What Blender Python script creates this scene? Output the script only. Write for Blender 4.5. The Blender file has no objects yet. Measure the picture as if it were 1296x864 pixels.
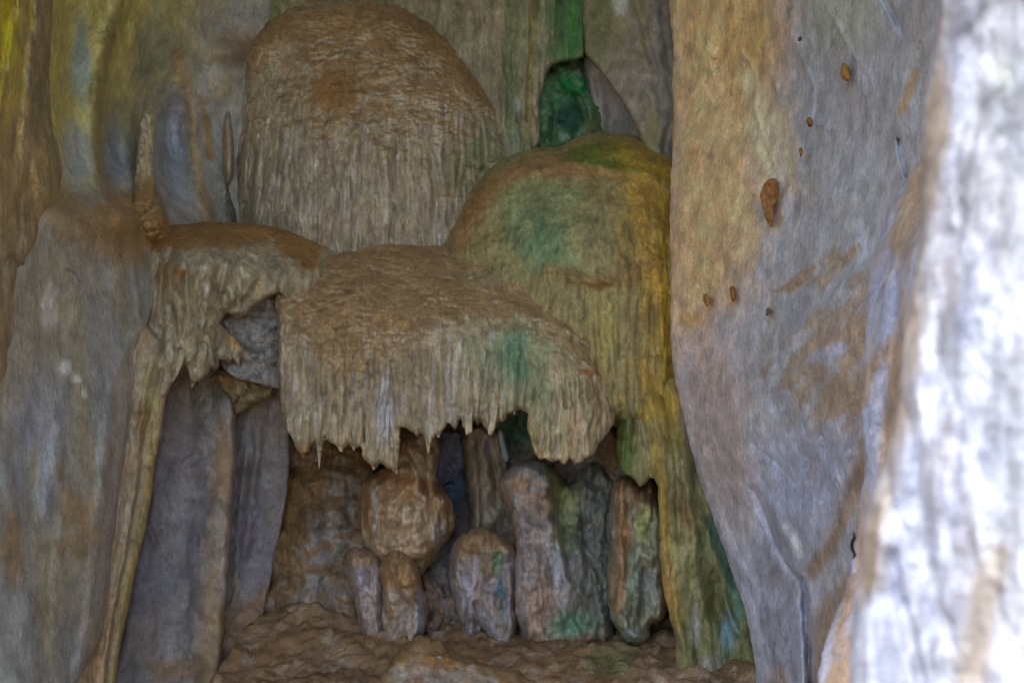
import bpy, math, random
import numpy as np
from math import radians, sin, cos, pi

scene = bpy.context.scene
COL = scene.collection

# ------------------------------------------------------------------ camera
F = 1728.0                     # focal length in photo pixels (1296 wide)
CZ = 2.0                       # camera height
cam_d = bpy.data.cameras.new('camera')
cam_d.sensor_width = 36.0
cam_d.lens = 36.0 * F / 1296.0
cam_d.clip_start = 0.05
cam_d.clip_end = 2000
cam_d.dof.use_dof = True
cam_d.dof.focus_distance = 7.1
cam_d.dof.aperture_fstop = 2.4
cam = bpy.data.objects.new('camera', cam_d)
cam.location = (0, 0, CZ)
cam.rotation_euler = (radians(90), 0, 0)
COL.objects.link(cam)
scene.camera = cam

# ------------------------------------------------------------------ light
SUN_EL, SUN_AZ = 64.0, 25.0     # veiled sun behind the camera, to its left
world = bpy.data.worlds.new('World')
scene.world = world
world.use_nodes = True
wn = world.node_tree
bg = wn.nodes['Background']
sky = wn.nodes.new('ShaderNodeTexSky')
sky.sky_type = 'NISHITA'
sky.sun_disc = False
sky.sun_elevation = radians(SUN_EL)
sky.sun_rotation = radians(180 + SUN_AZ)
wn.links.new(sky.outputs['Color'], bg.inputs['Color'])
bg.inputs['Strength'].default_value = 0.15
sun_d = bpy.data.lights.new('sun', 'SUN')
sun_d.energy = 1.2
sun_d.angle = radians(14)
sun_d.color = (1.0, 0.93, 0.84)
sun = bpy.data.objects.new('sun', sun_d)
COL.objects.link(sun)
sun.location = (-2, -20, 10)
sun.rotation_euler = (radians(90 - SUN_EL), 0, -radians(SUN_AZ))
vs = scene.view_settings
vs.view_transform = 'Standard'
vs.look = 'None'
vs.exposure = 1.97
vs.gamma = 1.0
vs.use_curve_mapping = False
scene.cycles.use_denoising = True
scene.cycles.denoising_prefilter = 'ACCURATE'
scene.cycles.filter_width = 1.0
scene.cycles.max_bounces = 6
scene.cycles.diffuse_bounces = 4

# ------------------------------------------------------------------ numeric helpers
rng = np.random.RandomState(7)
PERM = np.concatenate([rng.permutation(256)] * 3)
_g = rng.normal(size=(256, 3)); _g /= np.linalg.norm(_g, axis=1)[:, None]

def noise3(x, y, z):
    xi = np.floor(x).astype(int); yi = np.floor(y).astype(int); zi = np.floor(z).astype(int)
    fx, fy, fz = x - xi, y - yi, z - zi
    xi &= 255; yi &= 255; zi &= 255
    u, v, w = [t * t * t * (t * (t * 6 - 15) + 10) for t in (fx, fy, fz)]
    out = 0
    for dx in (0, 1):
        for dy in (0, 1):
            for dz in (0, 1):
                h = PERM[PERM[PERM[xi + dx] + yi + dy] + zi + dz]
                g = _g[h]
                d = g[:, 0] * (fx - dx) + g[:, 1] * (fy - dy) + g[:, 2] * (fz - dz)
                out = out + d * (u if dx else 1 - u) * (v if dy else 1 - v) * (w if dz else 1 - w)
    return out * 1.6

def fbm(x, y, z, o=3, gain=0.5):
    s, a, n = 0, 1.0, 0
    for k in range(o):
        s = s + a * noise3(x * 2 ** k + 17.3 * k, y * 2 ** k + 5.1 * k, z * 2 ** k + 9.7 * k)
        n += a; a *= gain
    return s / n

def sstep(a, b, x):
    t = np.clip((x - a) / (b - a + 1e-12), 0, 1)
    return t * t * (3 - 2 * t)

def chaikin(p, n=2, closed=True):
    p = np.asarray(p, float)
    for _ in range(n):
        if closed:
            q = np.roll(p, -1, 0)
            p = np.stack([.75 * p + .25 * q, .25 * p + .75 * q], 1).reshape(-1, 2)
        else:
            a, b = p[:-1], p[1:]
            m = np.stack([.75 * a + .25 * b, .25 * a + .75 * b], 1).reshape(-1, 2)
            p = np.vstack([p[:1], m[1:-1], p[-1:]])
    return p

def seg_dist(U, V, poly, closed, want_t=False):
    poly = np.asarray(poly, float)
    a = poly if closed else poly[:-1]
    b = np.roll(poly, -1, 0) if closed else poly[1:]
    best = np.full(U.shape, 1e9); bt = np.zeros(U.shape)
    L = np.concatenate([[0], np.cumsum(np.hypot(*(b - a).T))]); tot = L[-1]
    for i in range(len(a)):
        d = b[i] - a[i]; l2 = d @ d + 1e-9
        t = np.clip(((U - a[i, 0]) * d[0] + (V - a[i, 1]) * d[1]) / l2, 0, 1)
        e = (U - a[i, 0] - t * d[0]) ** 2 + (V - a[i, 1] - t * d[1]) ** 2
        m = e < best
        best[m] = e[m]
        if want_t: bt[m] = ((L[i] + t * (L[i + 1] - L[i])) / tot)[m]
    best = np.sqrt(best)
    return (best, bt) if want_t else best

def poly_sd(U, V, poly):
    d = seg_dist(U, V, poly, True)
    poly = np.asarray(poly, float)
    inside = np.zeros(U.shape, bool)
    x1, y1 = poly.T; x2, y2 = np.roll(poly, -1, 0).T
    for i in range(len(poly)):
        c = ((y1[i] > V) != (y2[i] > V)) & (U < (x2[i] - x1[i]) * (V - y1[i]) / (y2[i] - y1[i] + 1e-12) + x1[i])
        inside ^= c
    return np.where(inside, d, -d)

def tps(pts):
    pts = np.asarray(pts, float)
    P = pts[:, :2] / 100.0; n = len(P)
    def K(r2): return np.where(r2 > 0, r2 * np.log(r2 + 1e-12), 0)
    r2 = ((P[:, None] - P[None]) ** 2).sum(-1)
    A = np.zeros((n + 3, n + 3)); A[:n, :n] = K(r2) + 0.02 * np.eye(n)
    A[:n, n] = 1; A[:n, n + 1:] = P; A[n, :n] = 1; A[n + 1:, :n] = P.T
    w = np.linalg.solve(A, np.concatenate([pts[:, 2], [0, 0, 0]]))
    def f(U, V):
        u, v = U / 100.0, V / 100.0
        s = w[n] + w[n + 1] * u + w[n + 2] * v
        for i in range(n):
            s = s + w[i] * K((u - P[i, 0]) ** 2 + (v - P[i, 1]) ** 2)
        return s
    return f

def lin(c):
    c = np.asarray(c, float) / 255.0
    return np.where(c <= 0.04045, c / 12.92, ((c + 0.055) / 1.055) ** 2.4)

# ------------------------------------------------------------------ materials
def make_mat(name, streak=1.0, grit=1.0, bump=0.5, rough=0.62, spec=0.35, fine=1.0, cracks=1.0):
    m = bpy.data.materials.new(name); m.use_nodes = True
    nt = m.node_tree; N = nt.nodes; L = nt.links
    b = N['Principled BSDF']
    at = N.new('ShaderNodeAttribute'); at.attribute_name = 'Col'
    tc = N.new('ShaderNodeTexCoord')
    def mapped(s):
        mp = N.new('ShaderNodeMapping'); mp.inputs['Scale'].default_value = s
        L.new(tc.outputs['Object'], mp.inputs['Vector']); return mp.outputs[0]
    def noi(vec, scale, detail, rough_=0.55, dist=0.0):
        n = N.new('ShaderNodeTexNoise'); n.inputs['Scale'].default_value = scale
        n.inputs['Detail'].default_value = detail; n.inputs['Roughness'].default_value = rough_
        n.inputs['Distortion'].default_value = dist
        L.new(vec, n.inputs['Vector']); return n.outputs['Fac']
    def math_(op, a, b_=None):
        n = N.new('ShaderNodeMath'); n.operation = op
        for i, x in enumerate((a, b_)):
            if x is None: continue
            if isinstance(x, (int, float)): n.inputs[i].default_value = x
            else: L.new(x, n.inputs[i])
        return n.outputs[0]
    def rng_(x, a, b_, c, d):
        n = N.new('ShaderNodeMapRange'); L.new(x, n.inputs[0])
        for i, q in enumerate((a, b_, c, d)): n.inputs[i + 1].default_value = q
        return n.outputs[0]
    iso = mapped((1, 1, 1)); ver = mapped((1, 1, 0.1)); hor = mapped((0.6, 0.8, 1.5))
    n_str = noi(ver, 55, 5, 0.6, 0.3)
    n_big = noi(iso, 9, 6, 0.6)
    n_grit = noi(iso, 150, 4, 0.7)
    n_mud = noi(hor, 48, 5, 0.62, 0.6)
    v = N.new('ShaderNodeTexVoronoi'); v.inputs['Scale'].default_value = 70
    L.new(iso, v.inputs['Vector'])
    # colour: stain map x fine mottling
    f = math_('MULTIPLY', rng_(n_big, .3, .7, 0.74, 1.26), rng_(n_grit, .25, .75, 1 - .32 * fine, 1 + .32 * fine))
    n_mid = noi(mapped((1, 1, 0.55)), 34, 6, 0.72, 0.4)
    f = math_('MULTIPLY', f, rng_(n_mid, .36, .64, 1 - .2 * fine, 1 + .2 * fine))
    # hairline cracks, only where a slower noise lets them run
    n_c = noi(mapped((1, 1, 0.6)), 3.2, 4, 0.55, 0.8); n_m = noi(iso, 2.3, 2)
    crack = rng_(math_('ABSOLUTE', math_('SUBTRACT', n_c, 0.5)), 0.0, 0.006, 1.0, 0.0)
    crack = math_('MULTIPLY', crack, rng_(n_m, .54, .62, 0.0, 1.0))
    f = math_('MULTIPLY', f, math_('SUBTRACT', 1.0, math_('MULTIPLY', crack, .5 * cracks)))
    # dark pits and pale specks
    n_p = noi(iso, 85, 2, 0.5)
    f = math_('MULTIPLY', f, rng_(n_p, .27, .36, .62, 1.0))
    f = math_('MULTIPLY', f, rng_(n_p, .64, .74, 1.0, 1.35))
    f = math_('MULTIPLY', f, rng_(n_str, .3, .7, 1 - .16 * streak, 1 + .16 * streak))
    mix = N.new('ShaderNodeVectorMath'); mix.operation = 'SCALE'
    L.new(at.outputs['Color'], mix.inputs[0]); L.new(f, mix.inputs['Scale'])
    L.new(mix.outputs[0], b.inputs['Base Color'])
    # bump: vertical grain on bare stone, crinkled grain on the clay coat (alpha)
    a = at.outputs['Alpha']
    h1 = math_('ADD', math_('MULTIPLY', n_str, 0.6 * streak), math_('MULTIPLY', n_grit, 0.35 * grit))
    h1 = math_('ADD', h1, math_('MULTIPLY', n_big, 0.6))
    h1 = math_('ADD', h1, math_('MULTIPLY', n_mid, 0.5))
    h1 = math_('SUBTRACT', h1, math_('MULTIPLY', crack, .6 * cracks))
    h2 = math_('ADD', math_('MULTIPLY', n_mud, 1.5), math_('MULTIPLY', n_grit, 0.45))
    mx = N.new('ShaderNodeMix'); L.new(a, mx.inputs[0]); L.new(h1, mx.inputs[2]); L.new(h2, mx.inputs[3])
    bp = N.new('ShaderNodeBump'); bp.inputs['Strength'].default_value = bump; bp.inputs['Distance'].default_value = 0.018
    L.new(mx.outputs[0], bp.inputs['Height']); L.new(bp.outputs[0], b.inputs['Normal'])
    L.new(rng_(n_big, .3, .7, rough - .12, rough + .14), b.inputs['Roughness'])
    b.inputs['Specular IOR Level'].default_value = spec
    return m

M = {
    'flow': make_mat('flowstone', 1.0, 1.1, 0.75, 0.58, 0.42, 0.9, 0.7),
    'wall': make_mat('smooth_limestone', 0.3, 0.9, 0.65, 0.55, 0.42, 0.75, 0.6),
    'rough': make_mat('rough_limestone', 0.6, 1.3, 1.0, 0.66),
    'mud': make_mat('cave_clay', 0.2, 1.3, 0.95, 0.7, 0.25),
    'pillar': make_mat('wet_limestone', 0.5, 0.6, 0.5, 0.42, 0.6, 0.5, 0.0),
}

# ------------------------------------------------------------------ relief builder
SAT = 1.0
GAIN = 3.0        # photo tone of the dim chamber -> stone albedo
def to3(U, V, Y):
    return np.stack([(U - 648.0) / F * Y, Y, CZ - (V - 432.0) / F * Y], -1)

def tag(o, label=None, cat=None, group=None, kind=None):
    for k, x in (('label', label), ('category', cat), ('group', group), ('kind', kind)):
        if x: o[k] = x
    return o

def mesh_obj(name, co, faces, mat, parent=None):
    co = np.asarray(co)
    org = np.array([(co[:, 0].min() + co[:, 0].max()) / 2, (co[:, 1].min() + co[:, 1].max()) / 2, co[:, 2].min()])
    if parent is not None: org = np.array(parent.location)
    me = bpy.data.meshes.new(name)
    me.from_pydata((co - org).tolist(), [], faces)
    me.polygons.foreach_set('use_smooth', [True] * len(me.polygons))
    me.materials.append(M[mat])
    me.update()
    o = bpy.data.objects.new(name, me)
    if parent is None: o.location = org
    else: o.parent = parent
    COL.objects.link(o)
    return o

def paint(o, wco, U, V, col, stains, mudspec, seed, gain, var=0.12, grime_shade=None):
    me = o.data
    n = len(me.vertices)
    nor = np.empty(n * 3, np.float32); me.vertices.foreach_get('normal', nor); nor = nor.reshape(-1, 3)
    x, y, z = wco.T
    c = np.tile(lin(col), (n, 1)); a = np.zeros(n)
    nb = fbm(x * 3 + seed, y * 3, z * 2, 4)
    n1 = fbm(x * 9 + seed, y * 9, z * 7, 4, 0.6)
    n2 = fbm(x * 25 + seed, y * 9, z * 3, 3) * (.35 if 'wall' in o.name else 1)
    c = c * (1 + var * (1.4 * nb + (0.3 if 'wall' in o.name or 'slab' in o.name else 0.8) * n2))[:, None]
    for s in stains:
        k = s[0]
        if k == 'p':     # polygon, feather, rgb, strength, noise px, mud
            _, poly, fe, rgb, st, nz, md = s
            d = poly_sd(U, V, poly) + nz * (n1 * 1.3 + n2 * .9)
            m = sstep(-fe, fe, d)
        elif k == 'l':   # polyline, width, rgb, strength, noise, mud
            _, poly, w, rgb, st, nz, md = s
            d = seg_dist(U, V, poly, False) + nz * (n1 + n2 * .6)
            m = 1 - sstep(0.25 * w, w, d)
        elif k == 'e':   # ellipse
            _, (eu, ev, ru, rv), rgb, st, nz, md = s
            d = np.sqrt(((U - eu) / ru) ** 2 + ((V - ev) / rv) ** 2) + nz * (n1 + n2 * .6)
            m = 1 - sstep(0.35, 1.15, d)
        elif k == 'n':   # noise patches over everything: scale xyz, threshold, soft, rgb, strength, mud
            _, (sx, sy, sz), th, so, rgb, st, md = s
            q = fbm(x * sx + seed * 2, y * sy, z * sz, 4, 0.6)
            m = sstep(th - so, th + so, q)
        elif k == 'u':   # clay caught on the upper faces of the crust inside a zone: polygon, feather, rgb, strength, threshold
            _, poly, fe, rgb, st, th = s
            zn = sstep(-fe, fe, poly_sd(U, V, poly) + 22 * n1 + 8 * n2)
            m = zn * sstep(th - .22, th + .22, nor[:, 2] + .25 * n1); md = 1
        elif k == 'd':   # smeared streaks that run down to the left: polygon, feather, rgb, strength, threshold
            _, poly, fe, rgb, st, th = s
            zn = poly_sd(U, V, poly) / fe
            q = fbm((U + V) / 26 + .5 * n1, (V - U) / 95, 0 * U + seed, 4, .6)
            m = sstep(-.3, .3, 1.6 * q + .5 * np.clip(zn, -1.8, .8) - th); md = .8
        m = np.clip(m * st, 0, 1)
        c = c * (1 - m[:, None]) + lin(rgb)[None] * m[:, None] * (1 + 0.25 * n1[:, None])
        a = a * (1 - m) + md * m
    if mudspec:          # clay lies on what faces up
        rgb, th, so, st = mudspec
        m = sstep(th - so, th + so, nor[:, 2] + 0.35 * n1) * st
        c = c * (1 - m[:, None]) + lin(rgb)[None] * m[:, None] * (1 + 0.25 * n1[:, None])
        a = a * (1 - m) + m
    n4 = fbm(x * 60 + seed, y * 30, z * 40, 2)
    c = c * (1 + .16 * n4)[:, None]
    if grime_shade is not None: c = c * (1 - .30 * np.clip(grime_shade, -.6, 1.2))[:, None]  # creases and grooves darkened: mineral grime plus shade painted into the colour
    c = c.mean(1)[:, None] + SAT * (c - c.mean(1)[:, None])
    c = np.clip(c * gain, 0.004, 0.85)
    at = me.attributes.new('Col', 'FLOAT_COLOR', 'POINT')
    at.data.foreach_set('color', np.concatenate([c, a[:, None]], 1).astype(np.float32).ravel())

def relief(name, outline, Y, mat='flow', step=2.0, smooth=2, rim=(20, 0.2), edge=(0, 20), back=0.6, inset=6, grow=0,
           ridges=(), bumps=(), flute=None, lump=(0.02, 0.15), fine=(0.006, 0.03), mudlump=0.0, scales=None, crag=None,
           col=(100, 92, 80), stains=(), mud=None, gain=1.0, var=0.12, seed=None, parent=None, label=None, cat=None, group=None, kind=None,
           clip=(-310, 1460, -280, 930)):
    seed = seed if seed is not None else (len(bpy.data.objects) * 3.37)
    if crag is None: crag = (.022, .13) if mat == 'rough' else ((.009, .17) if mat == 'flow' else (.005, .38))
    P = chaikin(outline, smooth) if smooth else np.asarray(outline, float)
    lo = np.maximum(P.min(0) - grow, (clip[0], clip[2])) - 2 * step; hi = np.minimum(P.max(0) + grow, (clip[1], clip[3])) + 2 * step
    us = np.arange(lo[0], hi[0] + step, step); vs_ = np.arange(lo[1], hi[1] + step, step)
    U, V = np.meshgrid(us, vs_, indexing='ij')
    nu, nv = U.shape
    sd = poly_sd(U.ravel(), V.ravel(), P)
    if edge[0]:
        sd = sd + edge[0] * fbm(U.ravel() / edge[1] + seed, V.ravel() / edge[1], 0 * U.ravel() + .5, 3)
    sd = (sd + grow).reshape(nu, nv)
    sd[0] = np.minimum(sd[0], -.5); sd[-1] = np.minimum(sd[-1], -.5); sd[:, 0] = np.minimum(sd[:, 0], -.5); sd[:, -1] = np.minimum(sd[:, -1], -.5)
    sd = np.where(np.abs(sd) < 1e-3, 1e-3, sd)
    ins = sd > 0
    idx = -np.ones((nu, nv), int); idx[ins] = np.arange(ins.sum())
    vu = list(U[ins]); vv = list(V[ins]); vd = list(sd[ins])
    full = ins[:-1, :-1] & ins[1:, :-1] & ins[1:, 1:] & ins[:-1, 1:]
    anyc = (ins[:-1, :-1] | ins[1:, :-1] | ins[1:, 1:] | ins[:-1, 1:]) & ~full
    I, J = np.nonzero(full)
    faces = np.stack([idx[I, J], idx[I, J + 1], idx[I + 1, J + 1], idx[I + 1, J]], 1).tolist()
    cross = {}; bedges = []
    def cr(a, b):
        k = (a, b) if a < b else (b, a)
        if k not in cross:
            (i, j), (p, q) = k
            t = sd[i, j] / (sd[i, j] - sd[p, q])
            cross[k] = len(vu)
            vu.append(U[i, j] + t * (U[p, q] - U[i, j])); vv.append(V[i, j] + t * (V[p, q] - V[i, j])); vd.append(0.0)
        return cross[k]
    for i, j in zip(*np.nonzero(anyc)):
        cs = [(i, j), (i, j + 1), (i + 1, j + 1), (i + 1, j)]
        poly, xs = [], []
        for k in range(4):
            a, b = cs[k], cs[(k + 1) % 4]
            if ins[a]: poly.append(int(idx[a]))
            if ins[a] != ins[b]:
                c = cr(a, b); poly.append(c); xs.append((c, bool(ins[a])))
        if len(poly) >= 3: faces.append(poly)
        for k in range(len(xs)):
            c, out = xs[k]
            if out: bedges.append((c, xs[(k + 1) % len(xs)][0]))
    u = np.array(vu); v = np.array(vv); d = np.array(vd)
    yf = tps(Y) if not np.isscalar(Y) else (lambda a, b: np.full(a.shape, float(Y)))
    y0 = yf(u, v)
    B = to3(u, v, y0); x, _, z = B.T
    h = np.zeros(len(u)); grime_shade = np.zeros(len(u))
    for (bu, bv, ru, rv, hh) in bumps:
        h += hh * np.exp(-1.4 * (((u - bu) / ru) ** 2 + ((v - bv) / rv) ** 2))
    for r in ridges:     # polyline, width px, height m, (taper)
        P_, w, hh = r[:3]
        wob = (0.9 * w + 2.0) * fbm(x * 6 + seed, z * 6, 0 * x + 3.3, 3)
        dd, tt = seg_dist(u + wob, v, chaikin(P_, 2, False), False, True)
        tp = np.clip(np.minimum(tt, 1 - tt) * 6, 0.0, 1) ** .5 if len(r) > 3 else 1
        amp_ = .75 + .9 * fbm(x * 5 + seed, y0 * 0, z * 5 + w, 2)
        if mat == 'wall' and hh > 0: hh *= .65
        h += hh * np.exp(-(dd / (w * (.8 + .4 * amp_))) ** 2) * tp * amp_
    if flute:
        amp, wl, st, vr = flute    # amplitude, wavelength m, vertical stretch, v range (a,b) ramp
        wx = 0.25 * wl * fbm(x / wl * .25 + seed, z / wl * .18, y0 * 0 + 2, 2)
        q = fbm((x + 2 * wx) / wl + seed, y0 / wl * .2, z / wl / st, 2)
        q2 = fbm((x + wx) / (wl * .4) + seed, y0 / wl * .2, z / (wl * .4) / (st * 1.3), 2)
        m = sstep(vr[0], vr[1], v)
        mod = 0.65 + 0.7 * fbm(x * 2.5 + seed, y0 * 0, z * 1.5, 2)
        h += amp * m * mod * (1.7 * np.sqrt(np.abs(q) + .004) + 0.7 * np.abs(q2) - .6)
        grime_shade += m * (.8 * np.exp(-(q / .06) ** 2) + .35 * np.exp(-(q2 / .06) ** 2) - .35 * sstep(.3, .6, np.abs(q)))  # groove grime and shade painted dark, pipe crowns painted lighter
    if lump[0]:
        h += lump[0] * fbm(x / lump[1] + seed, y0 / lump[1], z / lump[1], 3)
    if fine[0]:
        h += fine[0] * fbm(x / fine[1] + seed, y0 / fine[1], z / fine[1] * .8, 2)
    if mudlump:
        q = fbm(x / .05 + seed, y0 / .05, z / .03, 2)
        h += mudlump * (0.5 - np.abs(q))
    if scales:           # scaly rippled crust: amplitude, wavelength m, zone polygon or None, feather px
        amp, wl, zone, fe = scales
        zz = sstep(-fe, fe, poly_sd(u, v, zone) + 10 * fbm(x * 6 + seed, y0, z * 6, 2)) if zone else 1.0
        wx = .35 * fbm(x / wl * .5 + seed, y0 * 2, z / wl * .5, 2)
        q = fbm(x / wl + seed + wx, y0 / wl * .3, z / (wl * .55) + wx, 2, .6)
        zz = zz * (.35 + 1.3 * sstep(-.25, .35, fbm(x * 5 + seed, y0, z * 6, 2)))
        q3 = fbm(x / wl * 2.2 + wx, y0 / wl, z / (wl * .5) * 2.2, 2)
        h += amp * zz * ((0.45 - np.abs(q)) * 2 + .5 * (.4 - np.abs(q3)))
        grime_shade += zz * (.6 * sstep(.15, .5, np.abs(q)) - .15)
    if crag[0]:          # sharp irregular creases
        a_, wl = crag
        st = 2.2 if mat in ('flow', 'wall') else 1.0
        wx = .5 * fbm(x / wl * .8 + seed, y0 / wl, z / wl * .8, 2)
        q = fbm(x / wl + wx + seed * 1.7, y0 / wl * .5, z / wl / st + wx, 2)
        q2 = fbm(x / wl * 2.3 - wx + seed, y0 / wl, z / wl * 2.3 / st, 2)
        h -= a_ * np.exp(-(q / .07) ** 2) + .5 * a_ * np.exp(-(q2 / .07) ** 2)
        h += a_ * 1.2 * np.abs(q)
        grime_shade += (.4 if mat == 'wall' else .8) * (.8 * np.exp(-(q / .05) ** 2) + .4 * np.exp(-(q2 / .05) ** 2))
    R, D = rim[0] * .85 + grow, rim[1] * .6 if not grow else rim[1]
    t = np.clip(d / R, 0, 1)
    h -= D * (1 - np.sqrt(np.maximum(1 - (1 - t) ** 2, 0)))
    y = y0 - h
    co = to3(u, v, y)
    # sides: rings that run back from the outline into the rock behind
    bv = sorted({k for e in bedges for k in e})
    gu, gv = np.gradient(sd, step)
    bi = np.clip(((u[bv] - us[0]) / step).round().astype(int), 0, nu - 1); bj = np.clip(((v[bv] - vs_[0]) / step).round().astype(int), 0, nv - 1)
    g = np.stack([gu[bi, bj], gv[bi, bj]], 1); g /= np.linalg.norm(g, axis=1)[:, None] + 1e-6
    prev = {k: k for k in bv}
    allu, allv, ally = [u], [v], [y]
    tot = len(u)
    for f_, s_ in ((0.12, .2), (0.45, .7), (1.0, 1.6)):
        allu.append(u[bv] + g[:, 0] * inset * s_); allv.append(v[bv] + g[:, 1] * inset * s_); ally.append(y[bv] + back * f_)
        cur = {k: tot + n for n, k in enumerate(bv)}
        faces += [[prev[b], prev[a], cur[a], cur[b]] for a, b in bedges]
        prev = cur; tot += len(bv)
    u, v, y = np.concatenate(allu), np.concatenate(allv), np.concatenate(ally)
    co = to3(u, v, y)
    o = mesh_obj(name, co, faces, mat, parent)
    dd_ = np.concatenate([grime_shade, np.zeros(len(u) - len(grime_shade))])
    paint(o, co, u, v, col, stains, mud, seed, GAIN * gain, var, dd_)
    return tag(o, label, cat, group, kind or ('thing' if cat else None))

def spike(pts, Y, mat, parent, name='stalactite', col=(110, 100, 84), tipcol=None, gain=1.0, flat=0.8, nseg=14, label=None, seed=0):
    """a hanging or standing stone spike: pts = (u, v, half width px), rounded section, real depth"""
    P = np.asarray(pts, float)
    t = np.linspace(0, 1, len(P)); tt = np.linspace(0, 1, 26)
    cu, cv, w = [np.interp(tt, t, P[:, k]) for k in range(3)]
    for arr in (cu, w):
        arr[1:-1] = .25 * arr[:-2] + .5 * arr[1:-1] + .25 * arr[2:]
    Yr = np.interp(tt, t, Y if not np.isscalar(Y) else [Y] * len(P))
    th = np.linspace(0, 2 * pi, nseg, endpoint=False)
    C = to3(cu, cv, Yr); s = w * Yr / F
    co = np.zeros((26, nseg, 3))
    for k in range(26):
        r = s[k] * (1 + 0.22 * noise3(np.cos(th) * 1.7 + seed, np.sin(th) * 1.7 + 3, 0 * th + k * .1))
        co[k, :, 0] = C[k, 0] + np.cos(th) * r
        co[k, :, 1] = C[k, 1] + np.sin(th) * r * flat
        co[k, :, 2] = C[k, 2] + 0.01 * noise3(th * 1.5, 0 * th + seed, 0 * th + k * .4)
    faces = []
    for k in range(25):
        for j in range(nseg):
            a, b = k * nseg + j, k * nseg + (j + 1) % nseg
            faces.append([a, b, b + nseg, a + nseg] if P[-1, 1] < P[0, 1] else [b, a, a + nseg, b + nseg])
    faces.append(list(range(25 * nseg, 26 * nseg)) if P[-1, 1] < P[0, 1] else list(range(26 * nseg - 1, 25 * nseg - 1, -1)))
    co = co.reshape(-1, 3)
    o = mesh_obj(name, co, faces, mat, parent)
    U = np.repeat(cu, nseg); V = np.repeat(cv, nseg)
    st = []
    if tipcol: st = [('p', [(-99, P[-1, 1] - 22), (1400, P[-1, 1] - 22), (1400, P[-1, 1] + 60), (-99, P[-1, 1] + 60)], 14, tipcol, .8, 4, 0)]
    paint(o, co, U, V, col, st, None, seed, GAIN * gain)
    if label: o['label'] = label
    return o

# ------------------------------------------------------------------ colours as the stone shows them
GREY = (104, 97, 86); PALE = (122, 115, 104); LILAC = (112, 108, 114); TAN = (122, 100, 68); BROWN = (104, 76, 44)
DKBR = (82, 58, 33); OCHRE = (128, 98, 34); GREEN = (44, 92, 62); DKGREEN = (52, 66, 18); MIDGREEN = (52, 78, 46); OLIVE = (92, 88, 54)  # greens and yellows are painted as patches on the stone
YELL = (132, 112, 30); TEAL = (54, 92, 84); BLUE = (104, 112, 130); RUST = (122, 78, 40)

# ------------------------------------------------------------------ setting: unseen shell, ground, floor
def shell():  # unseen enclosure added around the chamber, its mouth shaped to steer the daylight
    co, faces = [], []
    ys = np.concatenate([np.linspace(1.7, 3.4, 12), np.linspace(3.7, 12.0, 28)]); th = np.linspace(-0.35, pi + 0.35, 48)
    for y in ys:
        q = sstep(1.7, 3.4, y)
        e = sstep(12.2, 9.0, y) * .35 + .65
        w, hgt, x0 = 3.7 + 2.4 * q, 6.1 + .4 * q, -0.85 + 0.9 * q
        for t in th:
            k = 1 + (0.04 + .06 * q) * noise3(np.array([cos(t) * 2 + 9]), np.array([y * .5]), np.array([sin(t) * 2]))[0]
            co.append((x0 + w * np.sign(cos(t)) * abs(cos(t)) ** .7 * k * e, y, hgt * np.sign(sin(t)) * abs(sin(t)) ** .7 * k * e))
    n = len(th)
    for i in range(len(ys) - 1):
        for j in range(n - 1):
            a = i * n + j; faces.append([a, a + n, a + n + 1, a + 1])
    faces.append([39 * n + j for j in range(n)])
    co = np.array(co)
    o = mesh_obj('unseen_cave_shell', co, faces, 'rough')
    paint(o, co, co[:, 0] * 100, co[:, 2] * 100, (96, 92, 86), [], None, 3, GAIN * 1.35)
    tag(o, kind='structure')
shell()

def ground():
    xs = np.concatenate([[-900, -200, -60, -20], np.linspace(-8, 8, 12), [20, 60, 200, 900]])
    ys = np.concatenate([[-900, -200, -60, -20, -8], np.linspace(-4, 12, 12), [30, 100, 900]])
    X, Y = np.meshgrid(xs, ys, indexing='ij'); X = X.ravel(); Y = Y.ravel()
    Z = 0.05 * fbm(X * .3, Y * .3, 0 * X, 2) - 0.25
    n = len(ys)
    faces = [[i * n + j, (i + 1) * n + j, (i + 1) * n + j + 1, i * n + j + 1] for i in range(len(xs) - 1) for j in range(n - 1)]
    co = np.stack([X, Y, Z], 1)
    o = mesh_obj('ground', co, faces, 'mud')
    paint(o, co, X, Y, (92, 76, 56), [], None, 1, GAIN)
    tag(o, kind='structure')
ground()

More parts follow.
